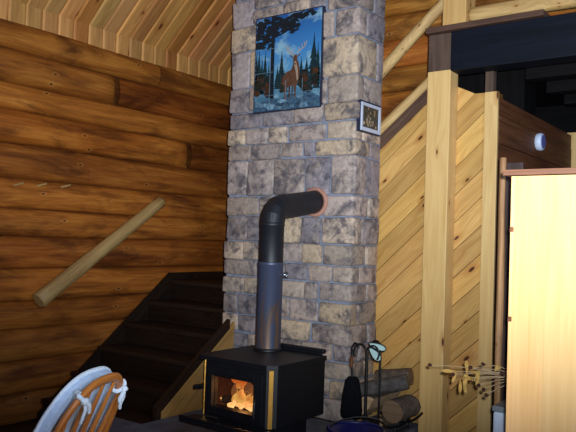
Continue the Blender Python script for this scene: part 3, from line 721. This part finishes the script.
for k in range(34):
    t = R.random() ** .7; yy = R.uniform(.06, .2); mb.blob((GX0 + .03 + t * (GX1 - GX0 - .04) - .7 * yy, SYa + yy, GZ0 - .02 + R.uniform(0, .02) + .028 * t), (R.uniform(.012, .03), R.uniform(.012, .03), R.uniform(.008, .02)), 8, 5, None, (1, 1, 1), 0, .6)
mb.build('embers', M['ember'], root)
mb = MB()
for x_, y_, z_, h, w, l, s_ in ((-2.61, .13, GZ0, .10, .026, .02, 1), (-2.57, .11, GZ0, .075, .024, .03, 2.2), (-2.53, .12, GZ0 - .0, .085, .022, .04, 3.1), (-2.65, .15, GZ0 - .005, .07, .022, -.01, 4.3), (-2.635, .16, GZ0 + .085, .075, .020, -.03, 5.5), (-2.62, .16, GZ0 + .10, .075, .022, .04, 6.1), (-2.66, .17, GZ0 + .115, .055, .018, -.03, 7.0), (-2.59, .14, GZ0, .06, .03, .0, 8.0), (-2.50, .10, GZ0 + .005, .06, .012, .02, 9.0)):
    tongue(mb, x_ - .83 * y_ + .02, SYa + y_, z_, h * 1.15, w * 1.1, l, s_)
mb.build('flames', M['flame'], root)
mb = MB()
for x_, z_, h, w, l in ((-2.86, GZ0, .12, .05, .02), (-2.80, GZ0, .15, .05, .0), (-2.74, GZ0, .13, .05, .01)): tongue(mb, x_, SYa + .26, z_, h, w, l, x_ * 9)
mb.build('dim_flames', M['smokeglow'], root)
for x_, a, z_ in ((-2.76, .25, .50), (-2.66, -.2, .505)):
    mb = MB(); d = Vector((math.cos(a), .3 * math.sin(a), 0)) * .1; c = Vector((x_, SYa + .16, z_ + .005)); mb.tube([c - d, c, c + d], [.025, .028, .026], 9, True, (.5, .4, .35), 0, .3)
    o = mb.build('burning_log', M['bark'], root)

# stove pipe
PXc, PYc = -2.742, 3.53
root = thing('stove_pipe', 'black stove pipe with elbow running from the stove into the chimney', 'stove pipe', (PXc, PYc, .792))
mb = MB(); mb.lathe([(.092, 0), (.092, .010), (.083, .016)], (PXc, PYc, .791), 28); mb.build('base_collar', M['iron'], root)
mb = MB(); mb.lathe([(.081, 0), (.081, .53), (.083, .532), (.083, .548), (.081, .55)], (PXc, PYc, .80), 32); mb.build('lower_pipe', M['pipe'], root)
mb = MB(); mb.lathe([(.079, 0), (.079, .235), (.0815, .237), (.0815, .255), (.079, .257), (.079, .262)], (PXc, PYc, 1.345), 32); mb.build('upper_pipe', M['pipeblack'], root)
def ring_sweep(mb, pts, dirs, r, seg=28):
    vs = []
    for p, d in zip(pts, dirs):
        p = Vector(p); d = Vector(d).normalized(); U = Vector((1, 0, 0)); V = d.cross(U).normalized()
        for k in range(seg): a = 2 * PI * k / seg; vs.append(p + (U * math.cos(a) + V * math.sin(a)) * r)
    n = len(pts); mb.add(vs, [(i * seg + k, i * seg + (k + 1) % seg, (i + 1) * seg + (k + 1) % seg, (i + 1) * seg + k) for i in range(n - 1) for k in range(seg)], None, (1, 1, 1), 0, False)
mb = MB()
A0 = math.radians(90); A1 = math.radians(9); rr = .105; nseg = 4
cy, cz = PYc, 1.606; pts = [Vector((PXc, cy, cz))]; ang = [A0]
ds = .058
p = pts[0]
for k in range(nseg):
    am = A0 + (A1 - A0) * (k + .5) / nseg * 1.0
    st = .037
    p = p + Vector((0, math.cos(am), math.sin(am))) * st; pts.append(p); ang.append(A0 + (A1 - A0) * (k + 1) / nseg)
ring_sweep(mb, pts, [(0, math.cos(a), math.sin(a)) for a in ang], .082)
mb.build('elbow', M['pipeblack'], root)
mb = MB(); e = pts[-1]; tgt = Vector((PXc - .022, 4.075, 1.775)); dd = (tgt - e).normalized()
ring_sweep(mb, [e, e + dd * .02, e + dd * .021, tgt], [dd] * 4, .0805)
for poly_ in mb.f: pass
mb.sm = [True] * len(mb.sm)
mb.build('horizontal_pipe', M['pipeblack'], root)
mb = MB(); mb.lathe([(.082, .012), (.082, -.012), (.103, -.010), (.105, .012)], (PXc - .02, 4.033, 1.768), 32, (0, 1, 0), cap=False); mb.build('wall_ring', M['copper'], root)
mb = MB()
hx = PXc + .081
pts = [(hx - .005, PYc, 1.275), (hx + .03, PYc, 1.275)]; mb.tube(pts, .005, 6)
pts = [(hx + .03 + .0022 * k / 2, PYc + .014 * math.cos(k * .9), 1.275 + .014 * math.sin(k * .9)) for k in range(26)]; mb.tube(pts, .0035, 6)
mb.tube([(hx + .03, PYc, 1.275), (hx + .055, PYc, 1.295)], .005, 6)
mb.build('damper_handle', M['chrome'], root)

# ------------------------------------------------------------------ fire tools
tx, ty = -2.215, 3.88
root = thing('fire_tool_stand', 'black iron fire tool stand with curled top beside the chimney', 'tool stand', (tx, ty, HZ))
mb = MB(); mb.lathe([(.09, 0), (.09, .012), (.03, .022), (.012, .04)], (tx, ty, HZ + .0005), 20); mb.build('base', M['black'], root)
mb = MB(); mb.tube([(tx, ty, HZ + .03), (tx, ty, .80)], .010, 8); mb.build('pole', M['black'], root)
for s_ in (-1, 1):
    mb = MB(); pts = [(tx + s_ * (.045 - .045 * math.cos(a)), ty - .01, .80 + .05 * math.sin(a) - .0) for a in [k * PI * 1.25 / 12 for k in range(13)]]; mb.tube(pts, .006, 7); mb.build('hook_arm', M['black'], root)
def leaf_poly(L, W, n=14):
    return [(L * (1 - math.cos(t)) / 2, W * math.sin(t) * (0.45 + .55 * (1 - math.cos(t)) / 2)) for t in [2 * PI * k / n for k in range(n)]]
rt = Vector((.803, .596, 0))     # across the tool set, square to the viewer's side
for ang, L, W, bx, bz in ((-18, .115, .026, -2.195, .862), (-48, .105, .032, -2.19, .835)):
    ca, sa = math.cos(math.radians(ang)), math.sin(math.radians(ang)); U = rt * ca + Vector((0, 0, sa)); V = -rt * sa + Vector((0, 0, ca)); W_ = U.cross(V)
    mb = MB(); pl = leaf_poly(L, W)
    mb.extrude(pl, (bx, ty - .02, bz), U, V, W_, .004); lf = mb.build('leaf_ornament', M['leafpale'], root); lf['label'] = 'pale teal leaf ornament'
    mb = MB(); O = Vector((bx, ty - .02, bz)); ring = [O + U * a + V * b + W_ * .002 for a, b in pl]; mb.tube(ring + [ring[0]], .0045, 6, False); mb.build('leaf_outline', M['black'], lf)
root = thing('hearth_brush', 'dark hearth brush with wide bristles hanging left of the tool stand', 'brush', (tx - .09, ty - .03, .40))
mb = MB(); c = Vector((tx - .085, ty - .03, 0))
mb.tube([(c.x, c.y, .64), (c.x - .01, c.y, .72), (c.x - .005, c.y, .78), (c.x - .012, c.y, .82), (c.x + .01, c.y, .855), (c.x + .035, c.y, .85), (c.x + .04, c.y, .825)], .007, 8); mb.build('handle', M['black'], root)
mb = MB(); mb.tube([(c.x - .012, c.y, .70), (c.x - .008, c.y, .765)], .011, 8); g_ = mb.build('grip', M['redwood'], root)
mb = MB()
vs = []
prof = [(.64, .028, .015), (.62, .045, .022), (.52, .062, .028), (.42, .07, .032), (.385, .066, .03)]
for z_, a_, b_ in prof:
    for k in range(20): t = 2 * PI * k / 20; q = rt * (a_ * math.cos(t)) + Vector((-rt.y, rt.x, 0)) * (b_ * math.sin(t)); vs.append((c.x + q.x, c.y + q.y, z_ + (.012 * R.uniform(-1, 1) if z_ < .4 else 0)))
mb.add(vs, [(i * 20 + k, i * 20 + (k + 1) % 20, (i + 1) * 20 + (k + 1) % 20, (i + 1) * 20 + k) for i in range(4) for k in range(20)] + [tuple(range(19, -1, -1)), tuple(range(80, 100))], None, (1, 1, 1), 0, True); mb.build('bristles', M['bristle'], root)
px_, py_ = tx + .075, ty + .04
root = thing('fire_poker', 'thin black fire poker with hooked top right of the tool stand', 'poker', (px_, py_, HZ))
mb = MB(); pts = [(px_, py_, HZ + .001), (px_, py_, .60), (px_, py_, .83)] + [(px_ - .035 + .035 * math.cos(a), py_, .83 + .045 * math.sin(a)) for a in [k * PI * .9 / 8 for k in range(1, 9)]]
mb.tube(pts, .0065, 8); mb.build('shaft', M['black'], root)
mb = MB(); mb.tube([(px_, py_, HZ + .06), (px_ + .025, py_, HZ + .07), (px_ + .04, py_, HZ + .05)], .006, 7); mb.build('spur', M['black'], root)

# firewood in a curved rack
root = thing('firewood_rack', 'black curved iron rack holding firewood against the diagonal boards', 'rack', (-2.19, 4.22, HZ))
for yy in (4.08, 4.26):
    mb = MB(); pts = [(-2.185 + .225 * math.cos(a), yy, .52 + .222 * math.sin(a)) for a in [PI * 1.12 + k * PI * .68 / 16 for k in range(17)]]; mb.tube(pts, .008, 8)
    mb.tube([(-2.27, yy, HZ + .001), (-2.255, yy, .308)], .008, 8); mb.tube([(-2.10, yy, HZ + .001), (-2.115, yy, .308)], .008, 8); mb.build('hoop', M['black'], root)
for xx in (-2.27, -2.10):
    mb = MB(); mb.tube([(xx, 4.08, HZ + .012), (xx, 4.26, HZ + .012)], .007, 8); mb.build('foot_bar', M['black'], root)
def firelog(p, q, r, a0, a1, label, endcol=(1, 1, 1), barkcol=(1, 1, 1), face=None):
    """split log: a sector of bark from angle a0 to a1, flat split faces through the heart"""
    p, q = Vector(p), Vector(q); d = (q - p).normalized(); U = Vector((0, 0, 1)); U = (U - d * U.dot(d)).normalized(); V = d.cross(U)
    root = thing('firewood_log', label, 'firewood', ((p.x + q.x) / 2, (p.y + q.y) / 2, min(p.z, q.z) - r), 'split logs in the firewood rack')
    m = 12; full = a1 - a0 > 2 * PI - .01
    angs = [a0 + (a1 - a0) * k / m for k in range(m + (0 if full else 1))]
    sec = [(r * math.cos(a) * (1 + .12 * mnoise.noise(Vector((math.cos(a) * 1.5, math.sin(a) * 1.5, p.x * 5)))), r * math.sin(a) * (1 + .12 * mnoise.noise(Vector((math.cos(a) * 1.5, math.sin(a) * 1.5, p.x * 5 + 3))))) for a in angs]
    if not full: sec = sec + [(-r * .1, 0)]
    N = len(sec); mk = MB(); me_ = MB()
    n = 6; vs = []
    for i in range(n + 1):
        c = p.lerp(q, i / n) + Vector((0, 0, .006 * mnoise.noise(Vector((i * .7, p.x * 3, p.z * 5)))))
        for a, b in sec: vs.append(c + U * a + V * b)
    nb = N if full else N - 2
    mk.add(vs, [(i * N + k, i * N + (k + 1) % N, (i + 1) * N + (k + 1) % N, (i + 1) * N + k) for i in range(n) for k in range(nb)], None, barkcol, 0, True)
    mk.build('bark', M['bark'], root)
    me_.add(vs[:N][::-1], [tuple(range(N))], [(x_.y, x_.z, p.x * 7) for x_ in vs[:N][::-1]], endcol); me_.build('cut_end', M['cut'], root); me_ = MB(); me_.add(vs[-N:], [tuple(range(N))], [(x_.y, x_.z, p.x * 7) for x_ in vs[-N:]], endcol); me_.build('cut_end', M['cut'], root); me_ = MB()
    if not full:
        me_.add(vs, [(i * N + k, i * N + (k + 1) % N, (i + 1) * N + (k + 1) % N, (i + 1) * N + k) for i in range(n) for k in (N - 2, N - 1)], [(x_.x, x_.z + x_.y, 3.0) for x_ in vs], endcol); me_.build('split_face', M['cut'], root)
firelog((-2.268, 4.0, .415), (-2.262, 4.38, .415), .082, -2.4, .6, 'split log with a pale cut end at the front of the rack', (1.1, 1.08, 1.05), (.8, .7, .62))
firelog((-2.105, 4.03, .418), (-2.103, 4.285, .418), .074, 0, 2 * PI, 'round grey log at the right side of the rack', (.45, .42, .42), (.9, .9, .95))
firelog((-2.183, 4.0, .335), (-2.183, 4.36, .335), .032, -.3, 2.7, 'small pale wedge of wood low between the bigger logs', (1.0, .97, .95), (.9, .8, .7))
firelog((-2.36, 4.06, .515), (-2.07, 4.17, .60), .05, 0, 2 * PI, 'blue grey log lying slantwise on top of the firewood', (.4, .4, .42), (.62, .66, .74))
firelog((-2.37, 4.30, .56), (-2.13, 4.34, .60), .058, 0, 2 * PI, 'brown barked log topmost at the back of the firewood', (.6, .5, .4), (.85, .72, .6))

# blue tub on the hearth
root = thing('blue_tub', 'dark blue plastic tub standing on the hearth before the fire tools', 'tub', (-2.02, 3.44, HZ))
mb = MB(); cx, cy = -2.02, 3.44
mb.lathe([(.115, .001), (.155, .165), (.147, .165), (.108, .012)], (cx, cy, HZ), 32, cap=False); mb.lathe([(.113, .001), (.113, .008)], (cx, cy, HZ), 32); mb.build('bucket', M['blue'], root)
mb = MB(); pts = [(cx + .158 * math.cos(a), cy + .158 * math.sin(a), HZ + .168) for a in [2 * PI * k / 32 for k in range(33)]]; mb.tube(pts, .011, 8, False); mb.build('rim', M['blue'], root)
mb = MB(); pts = [(cx + .16 * math.cos(a) * rt.x, cy + .16 * math.cos(a) * rt.y + .08 * math.sin(a), HZ + .165 + .06 * math.sin(a)) for a in [PI * k / 16 for k in range(17)]]; mb.tube(pts, .005, 7); mb.build('handle', M['black'], root)

# ------------------------------------------------------------------ pine cabinet on the right
CXa, CXb, CYf, CZt = -.872, -.12, 2.577, 1.765
root = thing('pine_cabinet', 'pale pine cabinet with red brown top and flat door', 'cabinet', ((CXa + CXb) / 2, 2.83, FZ))
mb = MB()
mb.box((CXa, CYf + .02, FZ), (CXa + .022, CYf + .5, CZt), 2); mb.box((CXb - .022, CYf + .02, FZ), (CXb, CYf + .5, CZt), 2); mb.box((CXa + .022, CYf + .48, FZ), (CXb - .022, CYf + .5, CZt), 2); mb.box((CXa + .022, CYf + .02, FZ + .02), (CXb - .022, CYf + .48, FZ + .08), 0)
mb.build('carcase', M['carcase'], root)
mb = MB(); mb.box((CXa - .034, CYf - .015, CZt + .001), (CXb + .012, CYf + .51, CZt + .023), 0, (1, 1, 1), .004); mb.build('top_board', M['trimred'], root)
mb = MB()
x = CXa + .003
for k in range(6):
    w = (CXb - CXa - .003) / 6; mb.box((x, CYf - .018, FZ + .05), (x + w - .0002, CYf + .003, CZt - .003), 2, shade(.97, 1.03)); x += w
mb.box((CXa + .0015, CYf - .0195, FZ + .05), (CXa + .012, CYf + .003, CZt - .003), 2, (1.1, 1.08, 1.05), .001)
door = mb.build('door', M['door'], root)
for zz in (1.565, 1.235, .45):
    mb = MB(); mb.box((CXa + .004, CYf - .022, zz - .009), (CXa + .014, CYf - .0165, zz + .009), bev=.002); mb.tube([(CXa + .003, CYf - .022, zz - .010), (CXa + .003, CYf - .022, zz + .010)], .003, 8); mb.build('hinge', M['redwood'], door)
mb = MB(); mb.lathe([(.008, 0), (.008, .015), (.018, .02), (.018, .03), (.01, .036)], (CXb - .05, CYf - .018, 1.0), 16, (0, -1, 0)); mb.build('knob', M['trimred'], door)
pole('bark_pole', (-1.207, 3.42, FZ), (-1.207, 3.42, 1.945), .019, .017, 'upright brown bark covered pole between the cabinet and the board wall', 'pole', M['barkpole'], None, .3)

mb = MB(); mb.box((-1.253, 3.55, FZ), (-1.15, 3.57, 1.935), 2, (1, 1, 1), .003); tag(mb.build('dark_plank', M['carcase']), 'upright dark brown plank in the gap left of the pine cabinet', 'plank')
root = thing('white_bin', 'white box with grey lid in the gap left of the pine cabinet', 'box', (-1.065, 3.34, FZ))
mb = MB(); mb.box((-1.150, 3.20, FZ), (-.98, 3.48, .735), bev=.012); mb.build('body', M['white'], root)
mb = MB(); mb.box((-1.154, 3.196, .736), (-.976, 3.484, .762), bev=.006); mb.build('lid', M['grey'], root)
root = thing('blue_bottle', 'small bright blue bottle on the white box behind the cabinet edge', 'bottle', (-1.075, 3.26, .763))
mb = MB(); mb.lathe([(.022, 0), (.024, .01), (.024, .09), (.012, .115), (.010, .13)], (-1.075, 3.26, .763), 20); mb.build('body', M['brightblue'], root)
mb = MB(); mb.lathe([(.012, 0), (.012, .022)], (-1.075, 3.26, .8935), 16); mb.build('cap', M['white'], root)
# dried stems in a slim vase on the box
root = thing('dried_flower_vase', 'dried stems with yellow leaves and dark seed heads reaching toward the pine post', 'dried flowers', (-1.035, 3.36, .763))
V0 = Vector((-1.035, 3.36, .763))
mb = MB(); mb.lathe([(.022, 0), (.03, .02), (.022, .07), (.013, .10), (.016, .115)], V0, 20); mb.build('vase', M['brown'], root)
tips = [((-1.448, 3.15, .915), 'bud'), ((-1.33, 3.15, .885), 'bud'), ((-1.315, 3.16, .90), 'leaf'), ((-1.26, 3.15, .90), 'leaf'), ((-1.225, 3.15, .87), 'leaf'), ((-1.275, 3.14, .87), 'leaf'), ((-1.245, 3.15, .93), 'bud'), ((-1.18, 3.14, .955), 'bud'), ((-1.20, 3.15, .905), 'leaf'), ((-1.175, 3.14, .84), 'bud'), ((-1.20, 3.14, .855), 'bud'), ((-1.165, 3.15, .815), 'bud'), ((-1.13, 3.15, .93), 'leaf'), ((-1.30, 3.17, .865), 'leaf'), ((-1.10, 3.17, .92), 'bud')]
for (tp, kind) in tips:
    T = Vector(tp); s0 = V0 + Vector((0, 0, .11)); mid = s0.lerp(T, .5) + Vector((0, 0, .03)); mid = Vector((mid.x, mid.y, mid.z))
    mb = MB(); pts = [s0 * (1 - t) ** 2 + mid * (2 * t * (1 - t)) + T * t ** 2 for t in [k / 8 for k in range(9)]]; mb.tube(pts, [.0028 - .0012 * k / 8 for k in range(9)], 6); st = mb.build('stem', M['twig'], root)
    mb = MB()
    if kind == 'bud':
        mb.blob(T, (.010, .010, .008), 8, 6, None, (1, 1, 1), 0, .5); mb.build('seed_head', M['bud'], st)
    else:
        for k in range(2):
            a = R.uniform(0, 2 * PI); L = R.uniform(.04, .07); U = Vector((math.cos(a), -.25, math.sin(a))).normalized(); Vv = U.cross(Vector((.2, -1, .1))).normalized(); Wn = U.cross(Vv)
            pl = leaf_poly(L, L * .17, 10); vs = [T + U * x_ + Vv * y_ + Wn * (.006 * math.sin(x_ / L * PI)) for x_, y_ in pl]; mb.add(vs, [tuple(range(len(vs)))], None, R.choice([(1, 1, 1), (.8, .7, .6), (1.1, 1.05, .9)]))
        mb.build('leaf_spray', M['flower'], st)

# ------------------------------------------------------------------ windsor chair and its tied cushion
b = math.radians(36.56 - 13.85)
U = Vector((-math.sin(b), math.cos(b), 0)); Bk = Vector((U.y, -U.x, 0)); rk = .40
SEAT = .53
base = Vector((-2.175, 1.563, SEAT)); VV = Vector((0, 0, math.cos(rk))) + Bk * math.sin(rk); NN = U.cross(VV).normalized()
if NN.dot(Bk) > 0: NN = -NN        # NN points to the chair's front
bw, bh, bn = .24, .486, 2.75
def bow(t, s=1.0, top=0.0):
    c = math.cos(t); sn = max(0, math.sin(t)); x = bw * math.copysign(abs(c) ** (2 / bn), c); y = bh * sn ** (2 / bn)
    x *= (.80 + .20 * min(1, y / (bh * .75)))
    return x * s, y * (1 + top)
def P3(x, y, n_=0.0): return base + U * x + VV * y + NN * n_
root = thing('windsor_chair', 'honey brown bow back spindle chair with a pale cushion tied on', 'chair', (base.x - .15, base.y, FZ))
mb = MB(); pts = [P3(*bow(PI * k / 48)) for k in range(49)]
# flat oval bow
vs = []; gs = []; seg = 10
for i, p in enumerate(pts):
    d = (pts[min(i + 1, 48)] - pts[max(i - 1, 0)]).normalized(); e = NN.cross(d).normalized()
    for k in range(seg): a = 2 * PI * k / seg; vs.append(p + e * (.019 * math.cos(a)) + NN * (.012 * math.sin(a))); gs.append((i * .03, a * .015, 2.2))
mb.add(vs, [(i * seg + k, i * seg + (k + 1) % seg, (i + 1) * seg + (k + 1) % seg, (i + 1) * seg + k) for i in range(48) for k in range(seg)] + [tuple(range(seg - 1, -1, -1)), tuple(range(48 * seg, 49 * seg))], gs, (1, 1, 1), 0, True)
mb.build('bow', M['oak'], root)
for k in range(5):
    x0 = (-.5 + k / 4) * .27; x1 = (-.5 + k / 4) * .35
    lo, hi = 0, PI
    for _ in range(40):
        m_ = (lo + hi) / 2
        if bow(m_)[0] > x1: lo = m_
        else: hi = m_
    yt = bow(lo)[1]
    mb = MB(); A_, B_ = P3(x0, 0), P3(x1, yt - .01); mb.tube([A_.lerp(B_, t) for t in (0, .25, .45, .7, 1)], [.008, .0105, .0115, .009, .0065], 8); mb.build('spindle', M['oak'], root)
mb = MB()
F_ = -Bk
vs = []; n = 28
sh = []
for k in range(n):
    a = 2 * PI * k / n; x = .225 * math.copysign(abs(math.cos(a)) ** .7, math.cos(a)); y = .21 * math.copysign(abs(math.sin(a)) ** .75, math.sin(a)); sh.append((x, y))
ctr = base + F_ * .17
for sc_, zz in ((.93, -.035), (1.0, -.025), (1.0, -.008), (.96, .0), (.6, -.008), (.0, -.012)):
    for x, y in sh: q = ctr + U * (x * sc_) + F_ * (y * sc_); vs.append((q.x, q.y, SEAT + zz))
mb.add(vs, [(i * n + k, i * n + (k + 1) % n, (i + 1) * n + (k + 1) % n, (i + 1) * n + k) for i in range(5) for k in range(n)] + [tuple(range(n - 1, -1, -1))], None, (1, 1, 1), 0, True, )
mb.build('seat', M['oak'], root)
legs = []
for sx in (-1, 1):
    for fy in (-1, 1):
        a_ = ctr + U * (sx * .13) + F_ * (fy * .12); b_ = ctr + U * (sx * .20) + F_ * (fy * .20); a_.z = SEAT - .03; b_.z = FZ + .0
        legs.append((a_, b_)); mb = MB(); mb.tube([a_.lerp(b_, t) for t in (0, .15, .3, .5, .7, .9, 1)], [.012, .016, .013, .019, .016, .011, .010], 10); mb.build('leg', M['oak'], root)
mid = []
for (i, j) in ((0, 1), (2, 3)):
    A_ = legs[i][0].lerp(legs[i][1], .6); B_ = legs[j][0].lerp(legs[j][1], .6); mid.append(A_.lerp(B_, .5)); mb = MB(); mb.tube([A_, A_.lerp(B_, .5), B_], [.008, .012, .008], 8); mb.build('stretcher', M['oak'], root)
mb = MB(); mb.tube([mid[0], mid[0].lerp(mid[1], .5), mid[1]], [.008, .012, .008], 8); mb.build('stretcher', M['oak'], root)

root = thing('chair_cushion', 'pale blue cushion with white edge tied to the chair back', 'cushion', (base.x - .1, base.y, SEAT))
mb = MB(); nr = 40; rings = []
def cush(t, s):
    x, y = bow(t); x *= 1.15; y = y * 1.01
    cx_, cy_ = 0, .24
    return cx_ + (x - cx_) * s, max(.02, cy_ + (y - cy_) * s)
outl = [PI * k / nr for k in range(nr + 1)]
def sheet(off, puff):
    vs = []; S = (1.0, .93, .8, .6, .4, .2)
    for s in S:
        for t in outl: x, y = cush(t, s); vs.append(P3(x, y, off + puff * (1 - s ** 4)))
        for k in range(1, 12): x = -1.08 * bow(PI)[0] * -1; xa, ya = cush(PI, s); xb, yb = cush(0, s); x = xa + (xb - xa) * k / 12; vs.append(P3(x, .24 + (.02 - .24) * s, off + puff * (1 - s ** 4)))
    m_ = len(outl) + 11
    fs = [(i * m_ + k, i * m_ + (k + 1) % m_, (i + 1) * m_ + (k + 1) % m_, (i + 1) * m_ + k) for i in range(5) for k in range(m_)] + [tuple(range(5 * m_, 6 * m_))]
    return vs, fs, m_
v1, f1, m_ = sheet(.028, -.010); v2, f2, _ = sheet(.06, .035)
mb.add(v1, f1, None, (1, 1, 1), 0, True); mb.add(v2, f2, None, (1, 1, 1), 0, True)
mb.add(v1[:m_] + v2[:m_], [(k, (k + 1) % m_, m_ + (k + 1) % m_, m_ + k) for k in range(m_)], None, (1, 1, 1), 0, True)
mb.build('pad', M['cloth'], root)
mb = MB(); ring = [Vector(v1[k]).lerp(Vector(v2[k]), .9) for k in range(m_)]; mb.tube(ring + [ring[0]], .008, 8, False, (1, 1, 1), 0, .3); mb.build('piping', M['clothwhite'], root)
for tt, nm in ((PI * .40, 'a'), (PI * .87 if False else PI * .62, 'b')):
    pass
for tt in (PI * .31, PI * .66):
    x, y = bow(tt); d = Vector((0, 0, 0)); p = P3(x, y)
    x2, y2 = bow(tt + .05); tan = (P3(x2, y2) - p).normalized(); e = NN.cross(tan).normalized()
    mb = MB(); pts = [p + e * (.026 * math.cos(a)) + NN * (.020 * math.sin(a) + .004) + tan * (.012 * (k / 20 - .5)) for k, a in [(k, 2 * PI * k / 16) for k in range(17)]]; mb.tube(pts, .009, 8, False, (1, 1, 1), 0, .4)
    q = p - NN * .02
    mb.blob(q, (.015, .015, .014), 8, 6, None, (1, 1, 1), 0, .5)
    inw = (P3(0, .2) - p).normalized()
    for sgn in (-1, 1):
        mb.tube([q, q - NN * .012 + inw * .02 + tan * (sgn * .010), q - NN * .008 + inw * .035 + tan * (sgn * .018) - Vector((0, 0, .015)), q - NN * .004 + inw * .03 + tan * (sgn * .022) - Vector((0, 0, .035))], [.008, .009, .008, .007], 7, True, (1, 1, 1), 0, .4)
    mb.build('tie', M['clothwhite'], root)

# ------------------------------------------------------------------ light
W = bpy.data.worlds.new('World'); SC.world = W; W.use_nodes = True
bg = W.node_tree.nodes['Background']; bg.inputs[0].default_value = (0.42, 0.56, 1.0, 1); bg.inputs[1].default_value = 0.06

# camera
YAW, PITCH, ROLL, FP = math.radians(36.56), math.radians(1.92), math.radians(1.966), 695.0
fw = Vector((-math.sin(YAW) * math.cos(PITCH), math.cos(YAW) * math.cos(PITCH), math.sin(PITCH)))
ri = Vector((math.cos(YAW), math.sin(YAW), 0)); up = ri.cross(fw)
r2 = ri * math.cos(ROLL) + up * math.sin(ROLL); u2 = -ri * math.sin(ROLL) + up * math.cos(ROLL)
cam = bpy.data.cameras.new('camera'); co = bpy.data.objects.new('camera', cam); COL.objects.link(co)
cam.sensor_fit = 'HORIZONTAL'; cam.sensor_width = 36.0; cam.lens = FP * 36.0 / 576.0; cam.clip_start = .05
co.matrix_world = Matrix(((r2.x, u2.x, -fw.x, 0), (r2.y, u2.y, -fw.y, 0), (r2.z, u2.z, -fw.z, 1.5), (0, 0, 0, 1)))
SC.camera = co

def lamp(name, typ, loc, energy, color=(1, 1, 1), target=None, **kw):
    l = bpy.data.lights.new(name, typ); l.energy = energy; l.color = color
    for k, v in kw.items(): setattr(l, k, v)
    o = bpy.data.objects.new(name, l); COL.objects.link(o); o.location = loc
    if target is not None: o.rotation_euler = (Vector(target) - Vector(loc)).to_track_quat('-Z', 'Y').to_euler()
    return o
C0 = Vector((0, 0, 1.5))
lamp('camera_flash', 'SPOT', C0 + r2 * .045 + u2 * .05, 980, (.82, .93, 1.0), C0 + fw * 5 + ri * .45 + Vector((0, 0, 1.05)), spot_size=math.radians(68), spot_blend=1.0, shadow_soft_size=.02).scale = (1.5, 1.0, 1.0)
lamp('window_daylight', 'AREA', (1.5, 1.0, 2.4), 75, (.55, .7, 1.0), (-2.8, 4.0, 1.4), shape='RECTANGLE', size=1.2, size_y=1.4)
lamp('warm_fill', 'POINT', (.9, -.3, .8), 55, (1.0, .66, .32), None, shadow_soft_size=.15)  # warm fill added behind the camera to warm the lower wood
lamp('fire_glow', 'POINT', (-2.66, SYa + .12, GZ0 + .08), 1.0, (1.0, .5, .15), None, shadow_soft_size=.03)

SC.view_settings.view_transform = 'Standard'; SC.view_settings.look = 'None'; SC.view_settings.exposure = 0.0; SC.view_settings.gamma = 1.0
